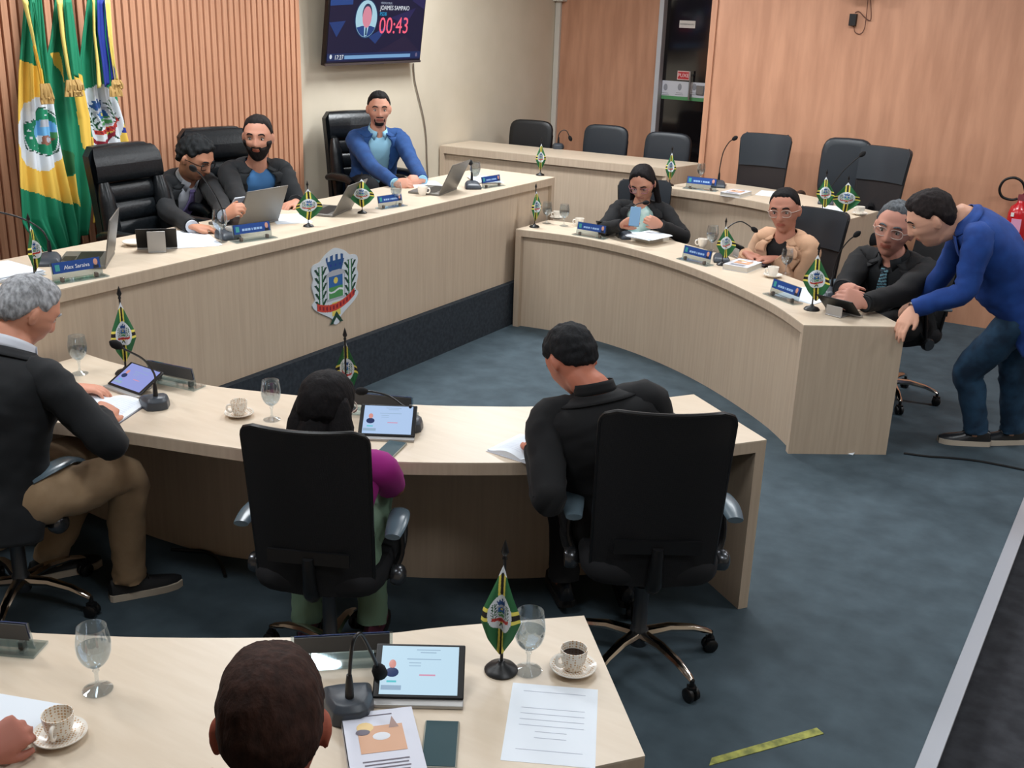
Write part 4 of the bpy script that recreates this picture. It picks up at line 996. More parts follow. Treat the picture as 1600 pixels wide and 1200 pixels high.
# standing man, bent over the desk end
fr_ = rng(G(1540, 700)); f1 = G(1522, 694); f2 = G(1578, 692); pel = at(1603, 470, fr_+.02); nk = at(1503, 338, fr_-.10); hd = at(1455, 342, fr_-.16)
tdl = -82; a = camyaw(pel, tdl); wl = at(1428, 482, rng(G(1417, 512, Z))+.02); wl.z = max(wl.z, Z+.045); wr = at(1440, 470, fr_+.25)
kn1 = at(1514, 580, fr_+.0); kn2 = at(1585, 580, fr_+.1)
PEOPLE['stand'] = person('man in bright blue blazer and jeans bending over with one hand on the desk end', hd, nk, pel, a, camyaw(hd, -78), R_(26), 0, pyaw=camyaw(pel, -75), k=1.15, kh=1.20, skin=(211, 160, 136), arch=.06, elb={'L': hz(pel, 80, -40), 'R': hz(pel, 80, -40)},
    hands={'L': (wl, hz(wl, -40, -50), hz(wl, -40, 40), 12, 1.05), 'R': (wr, hz(wr, -80, -30), UP, 30)}, feet=[f1, f2, hz(f1, -72), hz(f2, -60)], knees=[kn1, kn2], armk=.88, jlen=-.42, belly=.07,
    jacket=NAVY2, shirt=WHTS, trousers=JEANS, shoes=(mat('black_shoe_leather', (22, 26, 32), .3), mat('shoe_sole_cream', (196, 184, 168), .6)), open_=[(-.4, 40), (0, 20), (.3, 6), (.6, 12), (.8, 18), (.95, 26), (1, 36)],
    hair=('short', .020, .066, .006), haircol=(34, 28, 28))
# grey haired man at the left
h = G(42, 486, 1.215); a = camyaw(h, 132); F = V((cos(a), sin(a), 0)); n = h-F*.085-V((0, 0, .125)); p = n-F*.20; p.z = .57
w1 = W(158, 652, .80); w2 = W(108, 606, .81); kn = W(196, 742, .56); ft = W(205, 930, 0); kn2 = kn+V((-.28, .1, 0)); ft2 = W(80, 900, 0)
PEOPLE['grey'] = person('grey-haired man in dark suit and khaki trousers writing at the middle desk, seen from behind', h, n, p, a, camyaw(h, 112), R_(30), 0, k=1.10, kh=1.08, skin=(205, 145, 120), belly=.04,
    hands={'R': (w1, hz(w1, 160, 5), hz(w1, 60, 60), 52), 'L': (w2, hz(w2, 90, -8), UP, 18)}, feet=[ft2, ft, hz(ft2, 100), hz(ft, 100)], knees=[kn2, kn], vox=.005,
    elb={'R': hz(h, 30, -30), 'L': hz(h, 150, -50)}, jacket=BLK, shirt=WHTS, collar=WHTS, trousers=KHAKI, shoes=(mat('black_sneaker', (18, 20, 24), .6), mat('shoe_sole_cream', (196, 184, 168), .6)), hair=('short', .012, .07, .004), haircol=(150, 152, 156))
# woman from behind
h = G(510, 640, 1.03); a = camyaw(h, 172); F = V((cos(a), sin(a), 0)); n = h-F*.0-V((0, 0, .155)); p = n-F*.02; p.z = .55
hp = [([(-.02, s*.05, .05), (-.035, s*.062, -.04), (-.045, s*.066, -.12), (-.05, s*.058, -.20)], [.035, .052, .055, .040], 1.0) for s in (-1, 1)]+[([(-.03, 0, .03), (-.05, 0, -.06), (-.06, 0, -.14), (-.06, 0, -.20)], [.06, .07, .066, .05], 1.0)]
w1 = W(536, 690, .80); w2 = W(480, 684, .80)
PEOPLE['backwoman'] = person('woman with long black hair in a magenta top seen from behind, talking at a microphone', h, n, p, a, camyaw(h, 150), R_(8), 0, k=.98, kh=1.04, skin=(129, 85, 69), hands={'R': (w1, hz(w1, 170, 0), UP, 30), 'L': (w2, hz(w2, 170, 0), UP, 30)},
    elb={'R': hz(h, 80, -45), 'L': hz(h, -80, -70)}, shoes=(mat('plum_shoe', (90, 44, 60), .5), mat('shoe_sole_dark', (30, 28, 28), .6)), shirt=MAG, sleeve=.01, trousers=OLIVE, hair=('long', .014, .07, .003, hp), haircol=(18, 15, 17), glasses='clear')
# man in black seen from behind, leaning over
h = G(893, 562, 1.115); a = camyaw(h, -172); F = V((cos(a), sin(a), 0)); L = V((-sin(a), cos(a), 0)); n = G(930, 612, 1.03); p = G(958, 790, .58)
w1 = W(842, 694, .79); w2 = W(1000, 650, .79)
PEOPLE['backman'] = person('man in black suit seen from behind, leaning over an open book', h, n, p, a, camyaw(h, -146), R_(42), R_(0), k=1.08, kh=1.05, skin=(183, 114, 91), hands={'L': (w1+V((.02, -.06, 0)), hz(w1, 175, 0), UP, 25), 'R': (w2, hz(w2, 178, 0), UP, 30)},
    elb={'L': hz(h, -60, -80), 'R': hz(h, 60, -80)}, jacket=BLK2, shirt=WHTS, collar=BLK2, trousers=BLK2, shoes=(mat('black_shoe_leather', (22, 26, 32), .3), mat('shoe_sole_dark', (30, 28, 28), .6)), hair=('short', .014, .07, .006), haircol=(24, 25, 28))
# man in the foreground, only head in frame
h = G(424, 1132, 1.24); a = camyaw(h, 176); F = V((cos(a), sin(a), 0)); n = h-F*.03-V((0, 0, .16)); p = n-F*.06; p.z = .56
PEOPLE['fore'] = person('man with cropped dark brown hair seen from behind, cut off by the bottom edge', h, n, p, a, camyaw(h, 176), R_(14), 0, k=1.0, kh=1.04, skin=(168, 92, 73), jacket=BLK, shirt=WHTS, collar=WHTS, trousers=BLK2, hair=('short', .009, .07, .003), haircol=(52, 33, 27),
    hands={'R': (n+F*.28+V((.18, 0, -.30)), F, UP, 20), 'L': (n+F*.28+V((-.2, 0, -.30)), F, UP, 20)}, vox=.005)
# neighbour on the left, only the hand reaches into the frame
w1 = W(-30, 1180, .80); h = w1+V((-.42, -.42, .45)); a = atan2(.7, .7); F = V((cos(a), sin(a), 0)); n = h-F*.03-V((0, 0, .16)); p = n-F*.06; p.z = .56
PEOPLE['edge'] = person('person of whom only a closed hand shows at the left edge on nearest desk', h, n, p, a, a, R_(16), 0, skin=(172, 110, 94), jacket=BLK, shirt=WHTS, collar=WHTS, trousers=BLK2, hair=('short', .009, .07, .003), haircol=(30, 26, 24),
    hands={'R': (w1, hz(w1, 110, 12), hz(w1, 10, 40), 60), 'L': (n+F*.3+V((-.25, .1, -.28)), F, UP, 20)}, vox=.005)
# what they hold
def held(px, py, z, dl, el, c, label):
    t = phone(c); q = G(px, py, z); t.location = q; y = hz(q, dl, el); x = hz(q, dl+90, 0); M = basis(q, x, y); t.matrix_world = M; t['label'] = label; return t
held(366, 322, 1.18, 40, 50, (206, 210, 218), 'pale smartphone held up in the left hand of the reading man')
held(992, 338, .96, 175, 50, (96, 130, 160), 'blue-screened smartphone held by the woman in black blazer')
t = thing('wristwatch', 'silver wristwatch on the wrist of the standing man in blue', 'watch', wl)
d = hz(wl, -40, -50); m = MB(); m.tube([wl-d*.02, wl-d*.004], .036, 20, cap=False); m.build('strap', STEEL, t, True, solid=.003)
m = MB(); q = wl-d*.012+hz(wl, 20, 30)*.036; m.tube([q, q+hz(wl, 20, 30)*.008], .017, 16); m.build('dial', mat('watch_dial', (60, 50, 46), .2), t, True)
# ------------------------------------------------------------------ chairs in place
def under(key, back=.02):
    b = PEOPLE[key][1]; a = b.ty; return b.P0-V((cos(a), sin(a), 0))*back, a
def ch(t, loc, yaw, z=0, label=None, s=1): return dup(t, (loc[0], loc[1], z), yaw-pi/2, label or t['label'], s)
ex = swivel('executive_chair', 'black leather executive chair', 'exec', .3, H=1.15)
q, a = under('reader', .05); c1 = G(182, 233, DAIS+1.12); a1 = camyaw(c1, 40); c1 += V((cos(a1), sin(a1), 0))*.32
ch(ex, c1, a1, DAIS, 'high-backed black leather chair with ribbed back, nearest the tall flags')
q, a = under('beard', -.02); ch(ex, q+V((0, -.12, 0)), camyaw(q, 30), DAIS, 'high-backed black leather chair behind the bearded man')
q, a = under('blue', -.04); ch(ex, q+V((.0, -.04, 0)), camyaw(q, 34), DAIS, 'high-backed black leather chair behind the man in blue blazer, below the television')
ms = swivel('office_chair', 'black mesh chair', 'mesh', .25, H=1.10)
q = G(998, 988, .12); ch(ms, q, camyaw(q, 190), 0, 'black mesh-back office chair with chrome base, right one at the middle desk')
q = G(516, 996, .12); ch(ms, q, camyaw(q, 163), 0, 'black mesh-back office chair of the woman in magenta top', .94)
q = G(33, 905, .12); ch(ms, q, camyaw(q, 128), 0, 'black office chair of the grey-haired man at the left edge')
q, a = under('tie', .02); ch(ms, q, camyaw(q, -52), 0, 'black mesh office chair of the man with striped tie')
mt = swivel('office_chair', 'black chair with leather top', 'meshtop', .1, H=1.08)
q, a = under('phone', .0); ch(mt, q+V((.04, .02, 0)), camyaw(q, 8), 0, 'dark high-backed chair of the woman with the phone')
q, a = under('beige', -.02); ch(mt, q+V((.03, -.05, 0)), camyaw(q, -30), 0, 'black mesh chair of the woman in beige blazer')
c1 = G(1200, 210, DAIS+1.075); a1 = camyaw(c1, -12); ch(mt, c1+V((cos(a1), sin(a1), 0))*.29, a1, DAIS, 'empty mesh chair with leather top, left one behind the second-row desk')
c1 = G(1390, 233, DAIS+1.065); a1 = camyaw(c1, -28); ch(mt, c1+V((cos(a1), sin(a1), 0))*.29, a1, DAIS, 'empty mesh chair with leather top, rightmost behind the second-row desk')
ov = swivel('office_chair', 'oval chair', 'oval', .5, H=1.10); c1 = G(1327, 213, DAIS+1.10); a1 = camyaw(c1, -8); ch(ov, c1+V((cos(a1), sin(a1), 0))*.26, a1, DAIS, 'empty office chair with a rounded padded leather back and armrests')
vc = visitor('visitor_chair', 'v', LEATHG); vb = visitor('visitor_chair', 'v', PLAST)
for t, px, lb in ((vb, (830, 196), 'black rounded chair back behind the wall desk, leftmost beside the white conduit'), (vc, (947, 204), 'grey rounded chair back in the middle behind the wall desk'), (vc, (1044, 216), 'grey rounded chair back in front of the glass door')):
    c1 = G(px[0], px[1], DAIS+.885); a1 = camyaw(c1, -18); ch(t, c1+V((cos(a1), sin(a1), 0))*.22, a1, DAIS, lb)
for nm in (ex, ms, mt, ov, vc, vb):
    if not nm.get('_used'): nm.hide_render = True
# ------------------------------------------------------------------ small things on the desks
RZP = pi/2                                  # president's desk faces +X
def rzo(dl, q): return camyaw(q, dl)+pi/2   # front (-Y) turned dl degrees from the camera
FLG = {'w': table_flag(.20, 0, 0), 'm': table_flag(.125, .3, 2), 'n': table_flag(.085, 0, 4)}
def flag(k, px, z, dl, lb, s=1): q = G(px[0], px[1], z); dup(FLG[k], q, rzo(dl, q), lb, s, 'green desk flags')
flag('n', (55, 440), zp, 40, 'green desk flag beside the nameplate at the left end of the president desk', 1.0)
flag('w', (482, 354), zp, 20, 'green desk flag between two laptops on the president desk', .85)
flag('w', (566, 333), zp, -10, 'green desk flag with crest facing out, beside the nameplate of the man in blue', .82)
flag('n', (844, 274), zp, 0, 'green desk flag on the far right corner of the president desk', .95)
flag('n', (835, 355), Z, 30, 'green desk flag at the far left end of the right curved desk', 1.05)
flag('m', (1128, 414), Z, 20, 'green desk flag beside the book in front of the woman in beige', 1.0)
flag('m', (1268, 484), Z, -6, 'green desk flag by the tablet of the man with striped tie', 1.22)
flag('m', (1284, 334), Z2, 0, 'green desk flag behind the chair of the woman in beige', 1.0)
flag('w', (1318, 341), Z2, 10, 'green desk flag on the front corner of the second-row desk', .95)
flag('n', (1046, 290), Z2, 0, 'green desk flag just above the chair of the woman with the phone', 1.0)
flag('n', (197, 584), Z, 6, 'green desk flag behind the tablet of the grey-haired man', 1.25)
flag('n', (541, 640), Z, 170, 'green desk flag rising over the head of the woman in magenta', 1.1)
flag('n', (783, 1048), Z, -14, 'green desk flag on the nearest desk between tablet and goblet', 1.16)
GB = goblet(.55)
def gob(px, z, lb, s=1): q = G(px[0], px[1], z); dup(GB, q, 0, lb, s, 'water goblets')
for px, z, lb, s in (((153, 1078), Z, 'goblet of water on the nearest desk, left of the cropped brown head', 1.05), ((825, 1048), Z, 'goblet of water on the nearest desk behind the sheet of paper', 1.03), ((425, 656), Z, 'goblet of water beside the cup left of the woman in magenta', 1.0), ((125, 584), Z, 'goblet of water in front of the grey-haired man', 1.05),
    ((345, 378), zp, 'goblet of water by the right hand of the reading man', 1.05), ((619, 322), zp, 'goblet behind the nameplate of the man in blue', .95), ((742, 290), zp, 'goblet behind the last laptop of the president desk', 1.05),
    ((854, 349), Z, 'goblet at the far left of the right curved desk, beside the flag', 1.0), ((881, 353), Z, 'goblet just right of the white cup at the far end of the right curved desk', 1.0), ((1111, 393), Z, 'goblet left of the flag in front of the woman in beige', 1.1), ((1227, 428), Z, 'goblet at the elbow of the woman in beige', 1.0), ((1094, 284), Z2, 'goblet behind the blue nameplate on the second-row desk', .9)):
    gob(px, z, lb, s)
C1 = cup('coffee_cup', True, True); C2 = cup('coffee_cup', True, False); C3 = cup('coffee_cup', False, False, False); C4 = cup('coffee_cup', True, False, False)
def cupat(t, px, z, dl, lb, s=1): q = G(px[0], px[1], z); dup(t, q, rzo(dl, q), lb, s, 'coffee cups')
cupat(C1, (895, 1048), Z, 35, 'patterned cup of black coffee on a saucer at the corner of the nearest desk', 1.08)
cupat(C2, (94, 1154), Z, 70, 'empty patterned cup on a saucer at the left of the nearest desk', 1.08)
cupat(C2, (374, 650), Z, 20, 'patterned cup on a saucer on the middle desk', 1.05)
cupat(C3, (660, 305), zp, 170, 'white cup without saucer beside the last laptop of the president desk', 1.1)
cupat(C3, (362, 371), zp, 0, 'white cup beside the goblet of the reading man', 1.1)
cupat(C4, (870, 342), Z, 20, 'white cup on a saucer at the far end of the right curved desk', 1.0)
cupat(C3, (905, 353), Z, 20, 'white cup behind the nameplate of the woman with the phone', 1.1)
cupat(C3, (1097, 386), Z, 20, 'white cup behind the nameplate of the woman in beige', 1.1)
cupat(C4, (1207, 433), Z, 20, 'white cup on a saucer near the nameplate of the man with striped tie', 1.1)
cupat(C4, (1343, 336), Z2, 20, 'white cup on a saucer at the end of the second-row desk', 1.0)
t = thing('saucer', 'white saucer on the papers left of the reading man', 'saucer', G(210, 382, zp+.006)); m = MB(); m.lathe([(0, .002), (.030, .0), (.032, .003), (.058, .012), (.062, .016), (.061, .018), (.03, .007), (0, .006)], 28); m.build('dish', CERAM, t)
# nameplates
NPA = nameplate('Alex Saraiva'); NP = nameplate('')
c = [o for o in NP.children if o.name.startswith('card') and not o.name.startswith('card_back')][0]
m = MB(); M = Matrix.Translation((0, .008, .012))@Matrix.Rotation(radians(-12), 4, 'X')
for k in range(7): m.box((-.058+.019*k, -.0056, .050), (.016 if k != 3 else .006, .0008, .013), 0, M)
m.build('faded_lettering', mat('card_pale', (150, 184, 226), .5), c)
def np_(t, px, z, rz, lb, s=1): q = G(px[0], px[1], z); dup(t, q, rz if rz is not None else 0, lb, s, 'clear nameplates')
def npx(t, e1, e2, z, lb, s=1, back=False):
    g1, g2 = G(e1[0], e1[1], z), G(e2[0], e2[1], z); d = g2-g1; dup(t, (g1+g2)/2, atan2(d.y, d.x)+(pi if back else 0), lb, s, 'clear nameplates')
npx(NPA, (86, 443), (161, 431), zp, 'clear nameplate with blue card in front of the leftmost laptop', .97)
npx(NP, (368, 379), (425, 371), zp, 'clear nameplate with blue card in front of the laptop of the bearded man', .97)
npx(NP, (591, 327), (632, 321), zp, 'clear nameplate with blue card beside the crest-out flag of the president desk', .85)
npx(NP, (750, 295), (788, 289), zp, 'clear nameplate with dark blue card at the right end of the president desk', .85)
npx(NP, (898, 366), (946, 374), Z, 'clear nameplate with blue card in front of the woman with the phone', 1.0)
npx(NP, (1063, 404), (1109, 416), Z, 'clear nameplate with blue card in front of the woman in beige', 1.0)
npx(NP, (1203, 460), (1243, 475), Z, 'clear nameplate with blue card in front of the man with striped tie', 1.02)
npx(NP, (1071, 294), (1118, 299), Z2, 'clear nameplate with blue card on the second-row desk', 1.0)
npx(NP, (238, 592), (308, 607), Z, 'clear nameplate seen from behind, by the microphone of the grey-haired man', 1.02, True)
npx(NP, (560, 644), (641, 651), Z, 'clear nameplate seen from behind over the tablet of the woman in magenta', 1.0, True)
npx(NP, (464, 1037), (606, 1029), Z, 'clear nameplate seen from behind on the nearest desk beside the microphone', 1.0, True)
npx(NP, (-92, 1004), (62, 1017), Z, 'clear nameplate seen from behind, cut by the left edge of the photo', 1.0, True)
# microphones
def micat(px, z, dl, bend, lb, s=1):
    q = G(px[0], px[1], z); t = mic(bend); t.location = q; t.rotation_euler = (0, 0, rzo(dl, q)); t.scale = (s,)*3; t['label'] = lb; t['group'] = 'gooseneck microphones'; return t
micat((545, 1108), Z, 176+8, [(0.0, .03, .17), (-.01, .02, .22), (.015, .0, .215), (.035, -.01, .17), (.055, -.025, .09), (.06, -.04, .055)][0:0]+[(-.005, .03, .16), (-.012, .025, .195), (-.03, .0, .19), (-.055, -.03, .12), (-.07, -.05, .07)], 'gooseneck microphone folded down on the nearest desk beside the cropped head', 1.05)
micat((243, 634), Z, 186, [(.0, .05, .15), (.04, .10, .23), (.10, .16, .29), (.125, .17, .31)], 'gooseneck microphone with grey base in front of the grey-haired man', 1.0)
micat((640, 668), Z, 186, [(.03, .0, .10), (.08, -.03, .13), (.14, -.06, .14), (.17, -.07, .14)], 'gooseneck microphone reaching to the mouth of the woman in magenta', .95)
micat((1035, 660), Z, 180, [(.0, .06, .13), (.03, .08, .17), (.06, .06, .18)], 'microphone tip showing over the shoulder of the man in black suit', .95)
micat((78, 412), zp, -10, [(-.03, .04, .16), (-.12, .04, .22), (-.26, .0, .27), (-.34, -.02, .30)], 'gooseneck microphone bending to the left edge beyond the leftmost laptop', 1.0)
micat((354, 372), zp, 30, [(0, .03, .15), (-.05, .02, .25), (-.13, -.01, .35), (-.18, -.03, .39)], 'gooseneck microphone at the mouth of the reading man', 1.0)
micat((738, 294), zp, 10, [(0, .03, .10), (.0, .05, .14), (.0, .08, .16)], 'microphone with dark base right of the last laptop on the president desk', 1.0)
micat((978, 372), Z, 20, [(0, .03, .14), (.02, .04, .20), (.09, .05, .25), (.14, .05, .26)], 'gooseneck microphone in front of the woman with the phone', .95)
micat((1126, 408), Z, 10, [(.0, .03, .15), (.04, .03, .24), (.12, .03, .28), (.20, .02, .24)], 'gooseneck microphone arching towards the woman in beige', .95)
micat((1300, 462), Z, 20, [(.0, .03, .16), (.02, .03, .26), (.06, .02, .34), (.09, .0, .38)], 'gooseneck microphone standing tall before the man with striped tie', .95)
micat((1122, 292), Z2, 0, [(.0, .03, .15), (.015, .02, .27), (.05, .0, .35), (.08, -.02, .38)], 'tall gooseneck microphone beside the nameplate on the second-row desk', 1.0)
micat((1290, 318), Z2, 0, [(.04, .03, .15), (.10, .03, .25), (.17, .03, .33), (.20, .03, .36)], 'thin gooseneck microphone in front of the rounded empty chair', 1.0)
q = G(868, 228, zp); micat((872, 232), zp, 180, [(.0, .03, .13), (-.03, .03, .17), (-.07, .03, .17), (-.10, .03, .12)], 'curled black microphone neck on the wall desk', 1.0)
# tablets
def tab(px, z, dl, lb, tint=(196, 226, 244), tilt=40, s=1, sc=None):
    q = G(px[0], px[1], z); t = tablet(tint, tilt); t.location = q; t.rotation_euler = (0, 0, rzo(dl, q)); t.scale = (s,)*3; t['label'] = lb; t['group'] = 'tablets on stands'; return t
def tabx(e1, e2, lb, tint=(196, 226, 244), tilt=40, s=1):
    g1, g2 = G(e1[0], e1[1], Z), G(e2[0], e2[1], Z); d = (g2-g1).normalized(); n = V((-d.y, d.x, 0)); q = (g1+g2)/2+n*.06*s; t = tablet(tint, tilt); t.location = q; t.rotation_euler = (0, 0, atan2(d.y, d.x)); t.scale = (s,)*3; t['label'] = lb; t['group'] = 'tablets on stands'
tabx((582, 1103), (722, 1106), 'tablet with bright white screen on a stand, on the nearest desk', tilt=32, s=.97)
tabx((562, 687), (643, 690), 'tablet with pale blue screen in front of the woman in magenta', (178, 204, 240), 38, .97)
tabx((160, 604), (219, 625), 'tablet with lavender screen in front of the grey-haired man', (150, 160, 224), 28, .98)
tab((1310, 492), Z, 150, 'tablet on a clear stand seen from behind at the end of the right curved desk', tilt=40, s=1.0)
tab((955, 366), Z, 165, 'tablet seen from behind, between nameplate and microphone of the woman with the phone', tilt=40, s=.95)
tab((1158, 401), Z, 120, 'tablet on a stand seen side on, behind the book of the woman in beige', tilt=45, s=.8)
tab((246, 392), zp, 178, 'tablet on a stand seen from behind, on the papers of the reading man', tilt=58, s=.9)
# laptops (lid towards the room)
def lap(px, z, rz, lb, op=108, s=1): q = G(px[0], px[1], z); t = laptop(op); t.location = q; t.rotation_euler = (0, 0, rz); t.scale = (s,)*3; t['label'] = lb; t['group'] = 'grey laptops'
lap((172, 408), zp, RZP+.75, 'open grey laptop at the left of the president desk, turned side on', 100, 1.0)
lap((404, 352), zp, RZP+.0, 'open grey laptop in front of the bearded man', 112, 1.0)
lap((535, 333), zp, RZP+.30, 'open grey laptop between the two desk flags of the president desk', 120, .95)
lap((700, 301), zp, RZP+.22, 'open grey laptop beside the white cup at the right of the president desk', 116, 1.0)
# papers, books, phones
def put(t, px, z, dl, s=1): q = G(px[0], px[1], z); t.location = q; t.rotation_euler = (0, 0, rzo(dl, q)); t.scale = (s,)*3; return t
put(sheets('paper_sheet', 1, .21, .297, 'white printed sheet on the nearest desk beside the goblet and cup', lines=True, spread=0), (862, 1130), Z, -1.6)
put(sheets('paper_stack', 5, .30, .42, 'large white sheets spread before the reading man', spread=.02, lines=False), (285, 374), zp, 12)
put(sheets('paper_stack', 12, .22, .30, 'stack of white paper at the left end of the president desk', spread=.008, lines=False, th=.002), (8, 428), zp, 30)
put(sheets('paper_stack', 4, .21, .29, 'white papers right of the laptop of the bearded man', lines=False), (452, 342), zp, 12)
put(sheets('paper_sheet', 2, .21, .29, 'white paper under the hands of the man in blue', lines=False), (664, 288), zp, 12)
put(sheets('paper_stack', 4, .21, .29, 'white papers left of the nameplate at the right end of the president desk', lines=False, th=.003), (758, 282), zp, 12)
put(sheets('paper_stack', 5, .26, .32, 'white papers between the hand of the man with striped tie and the nameplate', lines=False), (1262, 462), Z, -30)
put(sheets('paper_stack', 4, .24, .30, 'fan of white papers under the arms of the woman with the phone', lines=False, spread=.03), (975, 360), Z, -10)
put(sheets('paper_sheet', 2, .21, .29, 'white sheet beyond the head of the woman in beige, on the second-row desk', lines=False), (1205, 303), Z2, -10, .9)
put(sheets('paper_sheet', 2, .21, .29, 'white sheet behind the flag on the second-row desk', lines=False), (1303, 326), Z2, -10, .8)
put(sheets('paper_stack', 4, .21, .29, 'corner of white papers at the left edge of the nearest desk', lines=False, th=.002), (-36, 1130), Z, 50)
t = put(sheets('paper_stack', 6, .17, .14, 'folded white papers on the tablet-side books of the woman in beige', lines=False, th=.003), (1215, 412), Z, -20, .8)
CV = mat('book_cover_pale', (206, 208, 220), .35); CVB = mat('book_cover_white', (214, 216, 222), .45); CVP = mat('notebook_purple', (140, 126, 186), .5); CVO = mat('book_print_orange', (206, 160, 130), .5)
def prt(t, w, h, th):
    m = MB(); m.box((0, .012, th+.0005), (w*.62, h*.40, .0006), 0); m.ell((-.0, .02, th+.001), (w*.12, h*.06, .0006), 16, 1); m.ell((-w*.2, h*.24, th+.001), (w*.12, h*.08, .0006), 14, 2); m.ell((-w*.24, h*.17, th+.0012), (w*.10, h*.05, .0006), 14, 3)
    m.add([(w*.12, h*.2, th+.001), (w*.26, h*.2, th+.001), (w*.19, h*.38, th+.001)], [(0, 1, 2)], 4)
    for k in range(4): m.box((0, -h*(.27+.05*k), th+.0006), (w*(.62-.04*(k % 2)), h*.016, .0005), 3)
    m.box((0, h*.42, th+.0006), (w*.4, h*.012, .0005), 3)
    m.build('cover_picture', [CVO, CVB, mat('print_wheat', (226, 196, 140), .5), mat('print_ink', (104, 98, 110), .5), mat('print_umber', (156, 128, 120), .5)], [o for o in t.children if o.name.startswith('cover')][0])
b = book(.165, .235, .022, CV, 'pale paperback with an orange picture on its cover, on the nearest desk'); put(b, (598, 1172), Z, 7); prt(b, .165, .235, .022)
b = book(.17, .235, .035, CVB, 'thick white paperback with an orange cover picture before the woman in beige'); put(b, (1160, 419), Z, -24); prt(b, .17, .235, .035)
b = book(.17, .235, .030, CVB, 'thick white paperback on the second-row desk'); put(b, (1150, 305), Z2, -24, .95); prt(b, .17, .235, .030)
b = book(.17, .235, .045, mat('book_cover_tan', (200, 190, 174), .6), 'thick pale book under ruffled papers before the woman with the phone'); put(b, (1016, 375), Z, -38)
t = sheets('paper_stack', 6, .20, .25, 'ruffled white papers lying on the thick pale book', lines=False, spread=.02, th=.0015); put(t, (1014, 369), Z+.047, -38)
b = book(.15, .21, .014, CVP, 'purple notebook in front of the hands of the woman in beige'); put(b, (1190, 410), Z, -30)
t = put(phone((40, 40, 60)), (1194, 406), Z+.016, -60, .9); t['label'] = 'dark smartphone lying on the purple notebook'
t = put(phone((44, 70, 76)), (688, 1166), Z, -3, 1.08); t['label'] = 'smartphone with dark teal screen on the nearest desk beside the paperback'
t = put(phone((60, 78, 82)), (610, 704), Z, -22, 1.0); t['label'] = 'smartphone lying behind the chair of the woman in magenta'
t = put(openbook(.165, .235, 'thick open book under the hands of the grey-haired man', mat('book_cover_grey', (96, 92, 100), .6)), (146, 640), Z, -32, 1.05)
t = put(openbook(.15, .21, 'open book with pale printed pages by the arm of the man in black suit', CVB), (838, 708), Z, -34, 1.0)
# ------------------------------------------------------------------ crest on the front of the president's desk
cc = onX(523, 448, xf-.02); t = thing('crest_sign', 'painted town crest with blue crown and maize stalks on the front of the president desk', 'crest', (xf-.029, cc.y, cc.z))
top = onX(523, 388, xf-.02); bot = onX(523, 508, xf-.02); hh = (top.z-bot.z)/2; lf = onX(487, 450, xf-.02); rt = onX(561, 450, xf-.02); hw = (rt.y-lf.y)/2
t.location = (xf-.0295, (lf.y+rt.y)/2, (top.z+bot.z)/2)
outl = [(0, -1.0), (.12, -.96), (.16, -.84), (.36, -.72), (.80, -.50), (.98, -.32), (.86, -.20), (.92, -.02), (.98, .18), (.92, .34), (.98, .56), (.88, .70), (.62, .74), (.44, .86), (.2, .96), (0, 1.0), (-.2, .96), (-.44, .86), (-.62, .74), (-.88, .70), (-.98, .56), (-.92, .34), (-.98, .18), (-.92, -.02), (-.86, -.20), (-.98, -.32), (-.80, -.50), (-.36, -.72), (-.16, -.84), (-.12, -.96)]
ol, _ = crom([V((x, y, 0)) for x, y in outl+outl[:1]], [0]*(len(outl)+1), 3); ol = ol[:-1]
Mx = Matrix(((0, 0, 1, 0), (hw, 0, 0, 0), (0, hh, 0, 0), (0, 0, 0, 1)))
m = MB(); m.prism([(p.x, p.y) for p in ol], 0, .008, 0, Mx); m.build('board', mat('crest_white', (206, 214, 222), .4), t)
m = MB(); n_ = 130
cells = []
for j in range(n_):
    for i in range(n_):
        x = (i+.5)/n_*2-1; y = (j+.5)/n_*2-1; x *= .96; y *= .96; cn = crest(x, y)
        if cn != 'white' or (abs(x) < .4 and y > -.3 and y < .4):
            d = .96/n_; cells.append((x, y, d, cn))
for x, y, d, cn in cells: m.add([(x-d, y-d, .009), (x+d, y-d, .009), (x+d, y+d, .009), (x-d, y+d, .009)], [(0, 1, 2, 3)], pal(cn), False, Mx)
m.build('painted_arms', PALM, t, fix=False)
# ------------------------------------------------------------------ television
xt = -5.86; a_ = onX(507, 104, xt); b_ = onX(656, 96, xt); cy_ = (a_.y+b_.y)/2; wd = b_.y-a_.y; zb = (a_.z+b_.z)/2; hg = wd*.575
t = thing('television', 'wall-mounted television with dark blue screen showing a portrait and a countdown', 'television', (xt, cy_, zb))
TM = Matrix(((0, 0, 1, 0), (1, 0, 0, 0), (0, 1, 0, 0), (0, 0, 0, 1))); tilt = Matrix.Rotation(radians(7), 4, 'Y')
M = tilt@TM   # local x -> +Y, local y -> up, local z -> out of the wall
m = MB(); m.box((0, hg/2, -.02), (wd, hg, .04), 0, M); m.build('casing', mat('tv_black', (20, 18, 20), .3), t, bevel=.004)
m = MB(); m.box((0, .008, .003), (wd, .018, .01), 0, M); m.build('bottom_bezel', mat('tv_bezel', (96, 88, 88), .3, .5), t)
m = MB(); m.box((0, hg*.12, -.07), (.35, .2, .06), 0, M); m.build('wall_bracket', PLAST, t)
E1 = lambda n, c, e=.8: screen_mat('tv_'+n, c)
m = MB(); sc = (wd-.03, hg-.04)
def Q(u, v, z=.002): return V(((u-.5)*sc[0], .024+v*sc[1], z))
m.add([Q(0, 0), Q(1, 0), Q(1, 1), Q(0, 1)], [(0, 1, 2, 3)], 0, False, M)
